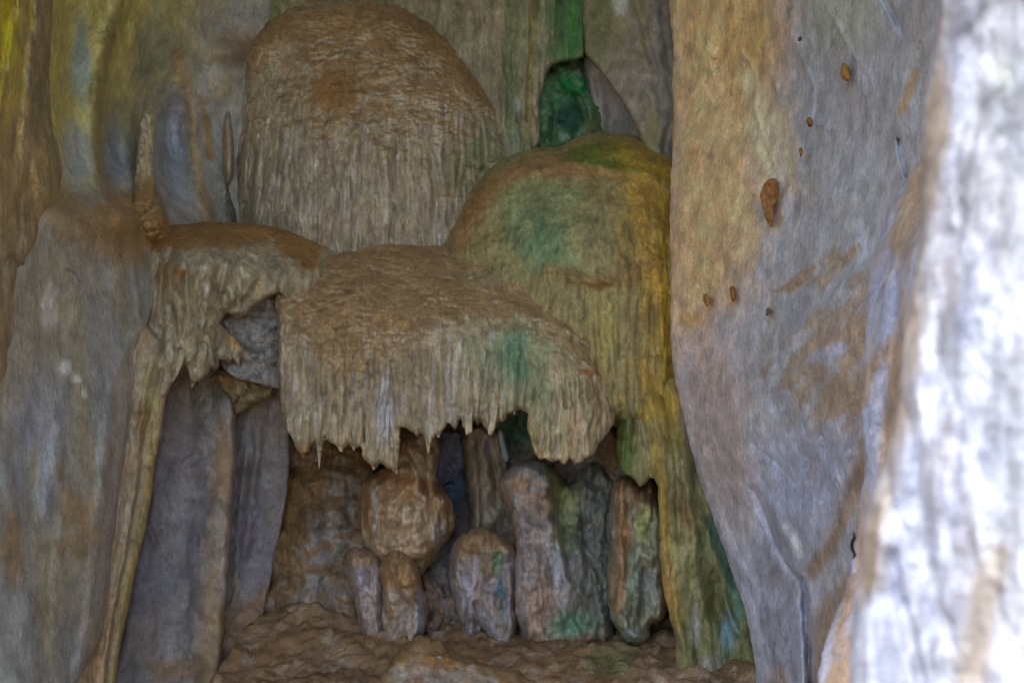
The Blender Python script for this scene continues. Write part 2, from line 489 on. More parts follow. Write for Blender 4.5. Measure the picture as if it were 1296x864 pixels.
def floor():
    xs = np.arange(-4.2, 3.0, .022); ys = np.concatenate([np.arange(0.4, 6.2, .1), np.arange(6.2, 9.6, .022)])
    X, Y = np.meshgrid(xs, ys, indexing='ij'); X = X.ravel(); Y = Y.ravel()
    Z = 0.06 + 0.29 * sstep(4.5, 7.6, Y) + 0.10 * sstep(7.4, 9.0, Y) + 0.10 * fbm(X * 1.6, Y * 1.6, 0 * X + 4, 3) \
        + 0.06 * fbm(X * 5, Y * 6, 0 * X + 8, 3) + 0.022 * fbm(X * 18, Y * 18, 0 * X, 3)
    Z += 0.12 * np.exp(-((X + 1.15) / .35) ** 2 - ((Y - 7.7) / .4) ** 2) - .35 * sstep(-1.45, -1.75, X)
    Z += .10 * np.maximum(0, fbm(X * 9, Y * 9, 0 * X + 6, 3) - .08) + .05 * np.maximum(0, fbm(X * 24, Y * 24, 0 * X + 2, 2) - .1)
    n = len(ys)
    faces = [[i * n + j, (i + 1) * n + j, (i + 1) * n + j + 1, i * n + j + 1] for i in range(len(xs) - 1) for j in range(n - 1)]
    co = np.stack([X, Y, Z], 1)
    o = mesh_obj('cave_floor', co, faces, 'mud')
    U = X / Y * F + 648; V = 432 - (Z - CZ) / Y * F
    paint(o, co, U, V, (100, 76, 50), [
        ('n', (2.2, 2.2, 1), .12, .2, (64, 48, 30), .6, 1), ('n', (4, 4, 1), .12, .15, (118, 96, 74), .6, .5), ('n', (14, 14, 6), .22, .1, (122, 108, 92), .7, 0),
        ('e', (770, 835, 40, 28), (72, 78, 48), .6, .5, 1)], None, 1, GAIN)
    tag(o, kind='structure')
floor()

# ------------------------------------------------------------------ walls
relief('cave_wall', [(-300, -260), (900, -260), (900, 920), (-300, 920)], [(0, 0, 9.6), (400, 300, 9.8), (640, 100, 9.9), (880, 0, 9.9), (500, 860, 9.3), (880, 860, 9.0), (0, 860, 9.6)],
       'flow', step=6, smooth=0, rim=(8, .05), back=.9, flute=(.05, .10, 8, (-300, -200)), lump=(.06, .5), col=(88, 82, 66), gain=.85,
       stains=[('n', (1.5, 1.5, .8), .15, .2, (70, 62, 50), .6, 0)],
       label='dark rear cave wall seen in the gaps behind the hanging flowstone', cat='wall')

relief('cave_wall', [(-300, -260), (355, -260), (345, 60), (345, 330), (215, 340), (186, 405), (172, 480), (150, 620), (118, 920), (-300, 920)],
       [(-300, 0, 4.3), (-300, 420, 4.2), (-300, 860, 4.0), (100, -260, 6.8), (345, -260, 8.4), (-60, 0, 5.4), (0, 100, 5.9), (60, 100, 6.5), (130, 100, 7.1), (200, 150, 8.0), (262, 100, 8.2), (300, 0, 8.36), (345, 0, 8.5), (345, 200, 8.5), (285, 200, 8.34), (285, 300, 8.25), (0, 400, 5.7), (100, 400, 6.5), (200, 400, 7.25), (-60, 860, 5.2), (0, 860, 5.5), (130, 860, 6.5), (140, 300, 6.9), (60, 260, 6.3)],
       'wall', step=2, rim=(14, .12), edge=(3, 30), back=.8, lump=(.035, .35), fine=(.004, .03), mudlump=.0, col=(104, 103, 96), var=.10,
       bumps=[(92, 110, 34, 120, -.20), (88, 200, 30, 45, -.08), (145, 170, 18, 90, -.15), (218, 190, 24, 85, -.24), (180, 90, 30, 90, -.08), (165, 275, 50, 26, .22), (90, 275, 50, 30, .16), (288, 66, 26, 16, .14), (282, 104, 18, 26, .06), (70, 420, 30, 90, -.06), (110, 640, 40, 120, .06), (40, 600, 30, 140, -.05)],
       ridges=[([(150, 0), (128, 90), (121, 170), (126, 230), (150, 270)], 9, .13), ([(160, 20), (175, 80), (180, 140)], 5, .03), ([(205, 20), (232, 70), (240, 120), (246, 200), (262, 278)], 9, .10),
               ([(160, 60), (178, 108), (180, 130)], 2.5, -.03), ([(222, 45), (250, 80), (262, 84)], 2, -.03),
               ([(196, 405), (160, 430), (143, 480), (136, 560), (128, 640), (112, 760), (98, 880)], 7, .06), ([(100, 300), (92, 400), (80, 520), (60, 640)], 10, .05),
               ([(60, 470), (75, 560), (82, 640), (70, 760), (75, 880)], 9, .05), ([(0, 560), (18, 650), (30, 760), (20, 880)], 12, .06), ([(170, 330), (176, 400)], 4, .03),
               ([(40, 760), (90, 778), (110, 775)], 1.6, -.012), ([(10, 520), (50, 535), (60, 530)], 1.6, -.012), ([(55, 730), (75, 732), (95, 742)], 1.6, -.012)],
       stains=[('p', [(262, 42), (300, 36), (330, 46), (318, 72), (304, 84), (262, 82)], 10, (106, 86, 58), .8, 12, 1), ('p', [(262, 88), (304, 88), (296, 122), (262, 128)], 6, (120, 110, 84), .7, 5, 0), ('l', [(252, 120), (262, 160), (266, 200)], 7, (110, 84, 48), .8, 6, .6), ('n', (1.2, 1.2, .5), .12, .25, (104, 106, 112), .7, 0), ('n', (2.0, 2.0, .7), .2, .2, (112, 100, 70), .6, 0),
               ('p', [(-300, -260), (290, -260), (235, 90), (160, 150), (100, 230), (-300, 260)], 70, (132, 124, 62), .8, 24, 0),
               ('p', [(-300, -260), (70, -260), (50, 110), (-300, 130)], 36, (128, 118, 40), .8, 18, 0),
               ('e', (102, 80, 16, 70), (104, 122, 124), .75, .4, 0), ('e', (97, 190, 24, 50), (120, 122, 118), .8, .5, 0), ('e', (145, 200, 16, 70), (98, 102, 108), .8, .3, 0),
               ('e', (218, 190, 26, 90), (108, 110, 114), .8, .4, 0), ('e', (195, 60, 34, 60), (88, 94, 84), .7, .4, 0),
               ('l', [(150, 0), (128, 90), (121, 170), (126, 230)], 12, (94, 84, 52), .7, 5, 0), ('l', [(225, 70), (240, 130), (246, 200), (262, 278)], 12, (112, 92, 62), .7, 5, 0),
               ('p', [(40, 190), (70, 225), (110, 262), (140, 230), (200, 250), (215, 285), (290, 290), (250, 318), (175, 330), (105, 322), (56, 280)], 20, (110, 86, 50), .85, 26, 1),
               ('p', [(40, 280), (120, 300), (110, 380), (80, 460), (30, 500), (-20, 600), (-60, 400)], 34, (114, 106, 88), .75, 24, 0), ('e', (60, 388, 14, 36), (150, 148, 138), .9, .8, 0), ('e', (82, 465, 9, 12), (146, 144, 136), .8, .6, 0), ('e', (98, 480, 8, 8), (150, 150, 140), .8, .6, 0), ('e', (107, 498, 6, 8), (138, 138, 128), .8, .6, 0),
               ('e', (42, 590, 10, 40), (126, 122, 100), .6, .9, 0), ('e', (140, 355, 8, 20), (132, 130, 122), .55, .8, 0), ('e', (103, 355, 10, 16), (124, 122, 114), .5, .9, 0),
               ('p', [(70, 590), (120, 640), (128, 690), (80, 660)], 12, (104, 82, 52), .7, 18, .5), ('e', (15, 690, 22, 60), (104, 82, 48), .7, .6, .6), ('e', (95, 690, 40, 18), (106, 86, 56), .6, .7, .6),
               ('p', [(185, 405), (140, 470), (120, 640), (90, 920), (160, 920), (200, 480)], 14, (112, 100, 88), .6, 8, 0)],
       label='grey scooped limestone wall on the left with folds and white scuffs', cat='wall', seed=4.1)

relief('flowstone_curtain', [(-300, -260), (66, -260), (55, 40), (50, 110), (56, 170), (74, 228), (60, 290), (30, 325), (18, 400), (2, 480), (-16, 560), (-300, 600)],
       [(-300, 0, 4.0), (-300, 420, 4.1), (-60, -260, 5.0), (60, -260, 6.1), (-60, 0, 5.0), (0, 100, 5.45), (60, 100, 6.2), (0, 400, 5.6), (30, 400, 5.85), (50, 300, 6.12), (0, 300, 5.6), (-60, 560, 5.2), (0, 520, 5.62)], 'flow', smooth=2, rim=(16, .6), grow=14, edge=(3, 30), back=.5,
       flute=(.05, .09, 9, (-300, -200)), lump=(.03, .2), fine=(.005, .03),
       ridges=[([(30, -40), (14, 60), (4, 140), (-10, 220)], 6, .06), ([(55, -40), (40, 60), (36, 130), (44, 210), (66, 260)], 7, .07), ([(20, -40), (8, 40), (-6, 120)], 4, -.06), ([(40, -20), (30, 80), (20, 180), (24, 280), (18, 420)], 5, -.07), ([(45, 290), (30, 380), (12, 470)], 5, .05)],
       col=(116, 104, 76), stains=[('p', [(-300, -260), (46, -260), (28, 60), (14, 160), (-300, 220)], 34, (150, 134, 24), .95, 16, 0), ('l', [(60, -40), (44, 60), (36, 140), (40, 200)], 10, (106, 92, 72), .7, 5, 0),
               ('p', [(-300, 150), (30, 130), (60, 200), (80, 240), (60, 300), (-300, 290)], 30, (128, 108, 66), .7, 26, .5), ('l', [(34, 290), (24, 380), (6, 480)], 9, (108, 94, 78), .6, 5, 0), ('n', (8, 8, .8), .15, .2, (104, 86, 66), .45, 0)],
       label='yellow and brown banded flowstone curtain at the far left edge', cat='flowstone', seed=9.2)

# upper rear: fluted wall right of the dome, green niche, shoulder wall
relief('flowstone_wall', [(290, -260), (752, -260), (742, 60), (738, 76), (700, 80), (690, 100), (684, 130), (684, 195), (640, 230), (560, 260), (400, 120), (300, 60)],
       [(300, 0, 8.55), (450, 0, 8.6), (600, 100, 8.42), (690, 100, 8.5), (745, 0, 8.6), (650, 220, 8.3)], 'flow', smooth=1, rim=(8, .12), edge=(2, 14), back=.7,
       flute=(.05, .085, 10, (-300, -200)), lump=(.03, .25), ridges=[([(640, 60), (645, 130), (642, 160)], 3, -.04), ([(668, 30), (662, 150)], 3, .04), ([(560, 0), (566, 90)], 4, -.04)],
       col=(106, 100, 82), stains=[('n', (9, 9, .7), .08, .2, (78, 72, 54), .6, 0), ('p', [(640, -260), (668, -260), (660, 180), (640, 180)], 18, (72, 86, 52), .6, 8, 0),
               ('p', [(686, -260), (748, -260), (742, 70), (700, 82), (690, 70)], 20, MIDGREEN, .9, 16, 0), ('l', [(730, -260), (728, 70)], 22, (42, 88, 42), .6, 14, 0), ('l', [(680, -260), (674, 60), (668, 180)], 9, (92, 84, 44), .7, 5, 0),
               ('e', (656, 134, 10, 14), (108, 110, 100), .6, .5, 0), ('e', (640, 190, 40, 26), (78, 84, 66), .6, .4, .3), ('e', (350, 10, 60, 26), (78, 78, 48), .7, .5, 0)],
       label='dim fluted flowstone wall with a bright green streak beside the niche', cat='flowstone', seed=2.7)

relief('cave_wall', [(730, -260), (734, 0), (880, -260), (880, 300), (835, 262), (817, 190), (796, 142), (764, 96), (745, 74), (738, 62)],
       [(745, 0, 8.5), (800, 100, 8.2), (850, 0, 8.2), (850, 200, 7.95), (830, 240, 8.0)], 'wall', smooth=1, rim=(7, .1), edge=(2, 14), back=.6, lump=(.05, .25), fine=(.008, .03),
       ridges=[([(838, -40), (846, 30), (852, 120), (846, 200)], 8, -.10), ([(770, -30), (800, 30), (815, 70)], 7, .05), ([(818, 110), (832, 160), (842, 210)], 6, .05), ([(800, -20), (825, 60), (835, 140)], 5, -.04)],
       col=(92, 88, 68), stains=[('n', (3, 3, 1), .1, .25, (98, 92, 86), .7, 0), ('e', (786, 5, 12, 18), (132, 136, 132), .8, .7, 0), ('e', (760, 30, 20, 60), (68, 74, 46), .7, .4, 0), ('p', [(815, -260), (850, -260), (852, 220), (840, 220), (825, 80)], 10, (84, 82, 82), .8, 5, 0),
               ('e', (825, 165, 16, 40), (92, 86, 56), .6, .5, 0), ('e', (799, 120, 4, 6), (104, 70, 52), .8, .4, 0)],
       label='olive grey rock shoulder between the green niche and the ochre wall', cat='wall', seed=5.5)

relief('niche_wall', [(676, 60), (760, 60), (770, 205), (676, 215)], [(680, 100, 8.62), (760, 100, 8.85), (700, 200, 8.5), (760, 200, 8.6)], 'rough', smooth=1, rim=(5, .03), back=.5, lump=(.09, .18), fine=(.012, .04),
       bumps=[(722, 152, 17, 30, .10), (748, 165, 12, 26, .10), (692, 150, 9, 22, .08)], ridges=[([(700, 180), (702, 140), (716, 116), (736, 122), (742, 150), (736, 185)], 3, -.10), ([(690, 84), (704, 96), (722, 92), (738, 76)], 3, -.08), ([(706, 112), (724, 104), (734, 112)], 3, .05), ([(735, 100), (748, 140), (742, 185)], 5, .05), ([(690, 75), (720, 95), (735, 80)], 4, .06)],
       col=(52, 78, 52), gain=1.3, stains=[('e', (724, 108, 22, 18), (26, 86, 40), .9, .5, 0), ('e', (720, 148, 18, 30), (18, 48, 40), .9, .4, 0), ('n', (10, 10, 10), .2, .1, (92, 94, 88), .6, 0), ('e', (748, 165, 12, 24), (78, 76, 48), .8, .5, 0), ('e', (716, 188, 30, 8), (78, 58, 34), .8, .4, 1)],  # green tones painted over the niche rock
       label='dark green coloured back of the small niche', cat='wall', seed=1.9)

relief('leaning_slab', [(736, 71), (748, 70), (772, 90), (812, 136), (842, 180), (850, 215), (800, 220), (752, 210), (754, 150), (746, 110)],
       [(742, 80, 8.75), (800, 150, 8.55), (830, 200, 8.4), (755, 200, 8.65)], 'wall', smooth=1, rim=(7, .08), edge=(1.5, 12), back=.35, lump=(.03, .15),
       ridges=[([(756, 100), (762, 140), (760, 190)], 5, -.05), ([(772, 110), (800, 150), (818, 190)], 4, .03)],
       col=(98, 90, 90), gain=1.1, stains=[('n', (8, 8, 5), .1, .2, (80, 78, 68), .6, 0), ('e', (765, 185, 18, 30), (70, 76, 48), .75, .5, 0), ('e', (790, 170, 20, 30), (70, 72, 62), .6, .5, 0)],
       label='purplish grey slab leaning in the niche mouth under the black crack', cat='rock', seed=8.8)

# ------------------------------------------------------------------ big flowstone
relief('flowstone_dome', [(290, 300), (294, 285), (290, 230), (287, 160), (294, 115), (312, 72), (335, 40), (368, 20), (405, 9), (455, 7), (505, 18), (545, 44), (580, 84), (606, 112), (624, 142), (640, 172), (655, 200), (640, 240), (620, 300), (600, 345), (540, 350), (400, 350), (330, 320)],
       [(296, 120, 8.45), (296, 280, 8.4), (400, 20, 8.36), (500, 15, 8.36), (460, 60, 8.2), (400, 150, 8.02), (480, 160, 7.97), (560, 160, 8.05), (630, 180, 8.3), (350, 280, 8.0), (480, 300, 7.95), (590, 280, 8.1), (570, 70, 8.3), (325, 55, 8.3)],
       'flow', step=1.6, smooth=2, rim=(20, .42), grow=16, edge=(7, 22), back=.5, flute=(.05, .06, 9, (90, 210)), lump=(.035, .2), fine=(.006, .025), scales=(.016, .075, [(270, 0), (640, 0), (660, 260), (590, 300), (540, 220), (480, 190), (420, 190), (380, 170), (300, 170)], 40),
       ridges=[([(497, 180), (499, 250), (496, 310)], 3, -.05), ([(440, 210), (444, 310)], 3, .03), ([(330, 180), (326, 240), (330, 285)], 4, .03), ([(400, 190), (408, 240), (404, 300)], 3, .03)],
       col=(113, 103, 84), stains=[('n', (10, 10, 1.0), .12, .2, (94, 82, 66), .6, 0), ('n', (22, 22, 1.2), .15, .12, (130, 124, 114), .6, 0),
               ('p', [(270, 0), (640, 0), (640, 215), (600, 190), (560, 140), (520, 130), (470, 140), (420, 170), (380, 140), (340, 130), (290, 160)], 36, (106, 94, 72), .4, 46, .4),
               ('u', [(270, 0), (650, 0), (660, 250), (590, 290), (520, 230), (470, 200), (420, 200), (360, 175), (290, 190)], 30, (104, 80, 48), .8, .30),
               ('e', (425, 112, 40, 34), (98, 72, 38), .9, .6, 1), ('p', [(300, 60), (340, 30), (440, 4), (520, 16), (590, 80), (630, 150), (600, 130), (540, 70), (460, 34), (360, 50), (310, 100)], 16, (102, 80, 50), .6, 22, 1),
               ('e', (600, 215, 60, 40), (92, 92, 62), .6, .6, .5), ('e', (612, 180, 30, 30), (78, 88, 64), .5, .5, .4)],
       label='large pale fluted flowstone dome with a brown clay crown at the top', cat='flowstone', seed=6.1)

DOME2 = [(548, 340), (575, 300), (588, 268), (610, 232), (640, 210), (680, 200), (716, 201), (728, 190), (752, 181), (782, 182), (816, 190), (850, 204), (885, 230), (890, 330), (890, 420), (890, 520), (800, 540), (740, 500), (700, 430), (640, 400), (580, 360)]
relief('flowstone_dome', DOME2, [(590, 290, 7.85), (650, 230, 7.85), (720, 230, 7.75), (690, 300, 7.5), (780, 190, 7.85), (840, 230, 7.8), (885, 260, 7.95), (780, 300, 7.4), (848, 350, 7.5), (888, 350, 7.7), (780, 430, 7.28), (848, 480, 7.4), (888, 480, 7.6), (680, 360, 7.42)],
       'flow', smooth=2, rim=(20, .5), grow=14, edge=(3, 16), back=.5, flute=(.035, .055, 10, (215, 300)), lump=(.04, .2), fine=(.007, .025), scales=(.009, .06, [(560, 180), (860, 180), (860, 400), (700, 400), (560, 340)], 30),
       ridges=[([(716, 204), (760, 212), (830, 222)], 5, .04), ([(720, 350), (760, 358), (800, 350), (835, 330)], 6, .05), ([(800, 380), (806, 520)], 4, .03), ([(830, 300), (838, 420), (842, 520)], 5, .04)],
       col=(104, 94, 60), stains=[('n', (12, 12, 1.2), .1, .2, (92, 78, 44), .6, 0), ('p', [(640, 222), (720, 215), (735, 260), (720, 345), (640, 320), (620, 280)], 36, (84, 96, 66), .65, 40, 0), ('e', (690, 310, 40, 36), (70, 98, 68), .6, .9, 0),
               ('p', [(560, 340), (575, 290), (612, 225), (680, 196), (720, 200), (820, 222), (740, 226), (660, 222), (625, 250), (600, 300)], 10, (106, 78, 46), .85, 14, 1),
               ('p', [(716, 203), (728, 186), (760, 178), (800, 182), (842, 208), (848, 240), (830, 226), (760, 214)], 6, (62, 72, 22), .9, 5, .4), ('p', [(790, 190), (846, 200), (850, 520), (810, 540), (826, 380), (800, 300)], 34, (122, 96, 34), .85, 30, .1),
               ('l', [(700, 345), (745, 358), (790, 352), (830, 330)], 14, (104, 80, 46), .6, 14, 1), ('e', (750, 300, 40, 50), (106, 98, 66), .6, .5, 0), ('e', (765, 420, 26, 60), (122, 108, 62), .7, .5, 0), ('l', [(838, 250), (842, 420), (850, 540)], 10, (112, 92, 24), .8, 4, 0)],  # green and yellow patches painted onto the dome
       label='rounded flowstone dome with green and yellow patches beside the ochre wall', cat='flowstone', seed=7.4)

CAN = [(346, 318), (366, 306), (398, 310), (425, 320), (455, 314), (482, 306), (500, 305), (522, 311), (556, 311), (590, 312), (622, 322), (680, 338), (722, 352), (760, 362), (775, 400), (790, 460), (786, 490),
       (770, 480), (742, 500), (700, 520), (668, 520), (666, 523), (659, 518), (651, 522), (643, 524), (637, 536), (630, 534), (627, 546), (618, 547), (609, 533), (605, 540), (600, 532), (597, 548), (589, 546),
       (582, 530), (578, 545), (571, 538), (566, 534), (562, 545), (556, 550), (551, 553), (547, 561), (542, 566), (537, 552), (532, 546), (527, 554), (522, 547), (513, 541), (507, 541), (506, 577), (503, 597), (494, 594), (486, 590), (481, 584),
       (476, 592), (468, 588), (458, 577), (456, 566), (448, 568), (441, 562), (434, 570), (428, 566), (420, 560), (411, 554), (408, 570), (405, 586), (401, 566), (398, 558), (392, 569), (384, 577), (376, 572), (370, 556), (362, 545), (356, 520), (352, 480), (350, 400)]
canopy = relief('flowstone_canopy', CAN, [(350, 320, 7.8), (356, 380, 7.45), (360, 480, 7.25), (450, 315, 7.95), (450, 350, 7.55), (450, 430, 7.25), (450, 560, 7.2), (560, 312, 7.95), (560, 360, 7.5), (560, 440, 7.2), (560, 540, 7.15), (680, 340, 7.6), (670, 400, 7.3), (650, 470, 7.15), (650, 520, 7.15), (760, 370, 7.5), (780, 470, 7.35), (720, 480, 7.2)],
       'flow', step=1.6, smooth=0, rim=(8, .09), edge=(3.4, 6), back=.16, inset=4, flute=(.06, .065, 9, (360, 480)), lump=(.03, .18), fine=(.006, .025), scales=(.016, .075, [(345, 300), (560, 290), (700, 330), (790, 360), (800, 470), (720, 450), (640, 430), (560, 430), (520, 480), (440, 490), (400, 460), (345, 400)], 30),
       ridges=[([(655, 396), (700, 410), (742, 432), (772, 474)], 6, .06), ([(660, 408), (700, 422), (735, 445), (760, 480)], 7, -.04), ([(600, 350), (640, 372), (700, 380)], 8, -.03), ([(487, 455), (482, 520), (480, 580)], 6, .06), ([(470, 450), (466, 520), (460, 570)], 3, -.05), ([(497, 460), (504, 540)], 3, -.05),
               ([(380, 420), (384, 500), (388, 570)], 5, .04), ([(404, 470), (403, 580)], 3, .03), ([(430, 480), (432, 560)], 6, .03), ([(356, 340), (355, 420), (360, 500)], 5, .04)],
       bumps=[(510, 325, 70, 26, .06)],
       col=(114, 101, 78), stains=[('n', (10, 10, 1.0), .1, .2, (92, 80, 60), .6, 0), ('n', (24, 24, 1.2), .16, .12, (130, 124, 112), .55, 0), ('u', [(345, 300), (560, 290), (700, 330), (790, 360), (800, 470), (700, 430), (600, 410), (540, 420), (500, 470), (440, 490), (400, 470), (345, 380)], 24, (104, 78, 44), .8, .22),
               ('p', [(350, 318), (400, 308), (500, 298), (560, 304), (690, 338), (780, 360), (800, 470), (770, 480), (730, 430), (690, 402), (640, 392), (580, 372), (500, 380), (450, 400), (420, 430), (390, 400), (370, 350)], 20, (108, 86, 58), .6, 30, .8),
               ('e', (615, 352, 40, 16), (104, 92, 66), .7, .5, .3), ('e', (430, 420, 40, 60), (106, 82, 48), .5, .9, .7), ('p', [(600, 425), (650, 410), (698, 425), (712, 480), (700, 520), (640, 500), (610, 470)], 32, (84, 96, 68), .65, 40, 0), ('e', (658, 448, 34, 34), (66, 98, 70), .65, 1.0, 0),
               ('e', (488, 520, 16, 60), (124, 120, 118), .7, .4, 0), ('p', [(350, 545), (520, 545), (560, 600), (350, 620)], 16, (118, 100, 66), .4, 10, 0), ('e', (384, 572, 10, 14), (124, 92, 50), .8, .4, 0), ('e', (628, 502, 3, 8), (104, 66, 34), .9, .2, 0), ('e', (760, 420, 30, 40), (108, 96, 60), .6, .5, 0)],
       label='broad central flowstone canopy with a brown clay top and a toothed hanging edge', cat='flowstone', seed=1.3)

for pts, Y_, tc in [([(384, 480, 6), (385, 530, 7), (385, 560, 6), (384, 578, 2)], 7.2, (122, 92, 48)), ([(403, 500, 3), (404, 550, 4), (404, 570, 3), (404, 592, .8)], 7.16, None),
                ([(421, 480, 8), (424, 530, 9), (428, 556, 7), (432, 571, 2)], 7.17, None), ([(447, 490, 5), (447, 540, 6), (447, 560, 4), (448, 570, 1)], 7.19, None),
                ([(470, 500, 7), (470, 550, 8), (471, 580, 6), (473, 594, 2)], 7.16, (120, 94, 60)), ([(495, 510, 8), (496, 560, 7), (500, 585, 4), (502, 599, 1)], 7.15, None),
                ([(542, 490, 6), (542, 535, 6), (542, 556, 4), (542, 573, 1)], 7.13, (122, 96, 60)), ([(553, 500, 4), (554, 535, 4), (555, 553, 1.5)], 7.13, None),
                ([(594, 490, 4), (593, 530, 5), (593, 545, 4.5), (592, 550, 2.5)], 7.08, (134, 122, 96)), 
                ([(630, 490, 4), (625, 525, 4.5), (621, 545, 4), (620, 549, 2.5)], 7.07, (134, 120, 92)), ([(655, 490, 3), (652, 512, 3), (651, 524, 1)], 7.12, None)]:
    p0, p1 = pts[0], pts[1]
    spike(pts, [Y_ + .14] + [Y_ + .045] * (len(pts) - 1), 'flow', canopy, tipcol=tc, seed=p0[0] * .31, flat=.55, col=(112, 102, 84))

rib = spike([(487, 430, 4), (486, 480, 7), (484, 530, 9), (483, 565, 8), (482, 584, 2)], [7.3, 7.22, 7.17, 7.17, 7.2], 'flow', canopy, 'drapery_rib', col=(124, 120, 116), seed=3.2, flat=.6, nseg=22)
relief('flowstone_shell', [(644, 402), (672, 396), (706, 402), (742, 426), (766, 450), (784, 476), (786, 500), (777, 536), (767, 552), (758, 560), (752, 574), (741, 580), (735, 586), (727, 588), (721, 580), (714, 589), (708, 582), (698, 585), (690, 579), (683, 581), (676, 572), (671, 556), (667, 540), (668, 524), (660, 500), (648, 450)],
       [(650, 410, 7.34), (700, 404, 7.4), (742, 428, 7.42), (784, 480, 7.46), (700, 440, 7.12), (740, 470, 7.12), (650, 470, 7.24), (665, 515, 7.18), (720, 520, 6.98), (672, 545, 7.04), (776, 530, 7.2), (720, 580, 6.96)], 'flow', step=1.6, smooth=0, rim=(7, .07), edge=(1.8, 6), back=.25, inset=3, flute=(.035, .05, 10, (430, 500)), lump=(.025, .2), scales=(.014, .07, [(640, 390), (790, 390), (790, 480), (740, 470), (690, 440), (640, 440)], 20),
       ridges=[([(666, 510), (670, 545), (678, 575), (690, 582)], 4, .05), ([(752, 505), (742, 545), (730, 582)], 3.5, .04), ([(735, 500), (728, 545), (722, 580)], 3, -.03), ([(700, 500), (705, 545), (708, 580)], 3, -.03), ([(758, 520), (750, 550)], 3, .03), ([(685, 500), (692, 545), (697, 580)], 3.5, .03), ([(716, 520), (717, 582)], 3.5, .03), ([(762, 474), (776, 482)], 4, .03)],
       col=(118, 102, 74), stains=[('n', (24, 24, 1.4), .1, .15, (132, 122, 100), .6, 0), ('n', (14, 14, 1.4), .15, .15, (98, 88, 56), .6, 0), ('p', [(640, 440), (672, 430), (700, 440), (706, 500), (690, 530), (650, 520)], 24, (82, 96, 68), .6, 30, 0), ('p', [(640, 390), (720, 390), (790, 470), (790, 490), (740, 448), (700, 424), (650, 420)], 10, (108, 82, 48), .85, 12, 1), ('l', [(735, 470), (760, 472), (778, 484)], 6, (112, 72, 36), .8, 3, 1), ('l', [(666, 510), (672, 560), (690, 584), (720, 588)], 7, (132, 110, 70), .6, 3, 0)],
       label='shell shaped flowstone lobe with radiating ribs at the right end of the canopy', cat='flowstone', seed=5.9)

LC = [(166, 330), (176, 298), (205, 286), (260, 281), (310, 282), (345, 286), (380, 298), (430, 320), (430, 360), (390, 372), (366, 380), (352, 370), (330, 380), (312, 398), (300, 402), (286, 396), (278, 408), (296, 425), (308, 440), (306, 452), (304, 466), (298, 458), (294, 453), (289, 463), (285, 456), (278, 455), (276, 464), (272, 468), (268, 464), (262, 474), (253, 482), (246, 484), (243, 488), (240, 476), (234, 462), (226, 472), (219, 481), (206, 478), (172, 440), (160, 404)]
left_canopy = relief('flowstone_canopy', LC, [(190, 300, 7.5), (260, 285, 7.75), (260, 310, 7.25), (370, 300, 7.85), (380, 340, 7.5), (430, 345, 7.75), (166, 350, 7.5), (165, 430, 7.4), (220, 380, 7.12), (300, 400, 7.35), (260, 440, 7.2), (300, 450, 7.4), (220, 470, 7.1)],
       'flow', smooth=0, rim=(8, .08), edge=(1.8, 8), back=.25, inset=3, flute=(.06, .075, 6, (300, 350)), lump=(.035, .15), fine=(.007, .03),
       ridges=[([(250, 350), (262, 380), (258, 430), (240, 455)], 4, .05), ([(330, 330), (322, 350), (300, 380)], 5, .05), ([(270, 410), (284, 430), (290, 455)], 3.5, .05), ([(262, 420), (268, 460)], 3, .04), ([(278, 340), (272, 370)], 4, -.05), ([(292, 345), (284, 385)], 4, -.05), ([(270, 395), (262, 410), (250, 450)], 4, -.05), ([(210, 340), (216, 380)], 4, .03), ([(236, 340), (240, 400), (222, 440)], 4, .05)],
       col=(112, 100, 76), stains=[('n', (9, 9, 1.6), .1, .2, (92, 84, 66), .6, 0), ('n', (20, 20, 2), .16, .12, (132, 124, 106), .6, 0),
               ('p', [(184, 320), (192, 280), (260, 272), (350, 276), (410, 310), (400, 345), (365, 330), (345, 306), (300, 312), (250, 310), (215, 318)], 9, (104, 74, 36), .95, 10, 1), ('e', (210, 350, 30, 20), (108, 82, 46), .6, .7, .6), ('e', (296, 425, 14, 20), (126, 92, 46), .7, .5, 0), ('e', (228, 345, 16, 6), (104, 76, 40), .8, .5, 1)],
       label='smaller flowstone canopy at left with a brown ledge and a ragged drip edge', cat='flowstone', seed=3.6)

for pts, Y_ in (([(262, 420, 5), (254, 455, 6), (246, 476, 4), (243, 490, 1)], 7.14), ([(236, 420, 5), (230, 450, 5), (222, 474, 3), (219, 483, 1)], 7.08)):
    spike(pts, [Y_ + .14] + [Y_ + .03] * (len(pts) - 1), 'flow', left_canopy, seed=pts[0][0] * .17, flat=.6, col=(116, 106, 84))
relief('rock_pocket', [(262, 400), (290, 360), (340, 330), (390, 345), (390, 500), (350, 492), (330, 486), (290, 478), (270, 440)], [(270, 400, 7.5), (300, 380, 7.5), (340, 390, 7.62), (380, 420, 7.5), (360, 480, 7.5), (300, 455, 7.45)], 'rough', smooth=1, rim=(6, .05), edge=(2, 8), back=.5,
       lump=(.09, .11), fine=(.015, .035), ridges=[([(300, 440), (330, 452), (352, 455)], 5, .05), ([(345, 360), (336, 390), (345, 430)], 3, .04)],
       col=(108, 102, 94), stains=[('n', (12, 12, 12), .1, .15, (72, 64, 58), .6, 0), ('n', (16, 16, 10), .2, .1, (120, 116, 112), .6, 0), ('e', (300, 445, 22, 14), (100, 84, 56), .7, .5, 0)],
       label='rough broken grey rock pocket between the two flowstone canopies', cat='rock', seed=2.2)

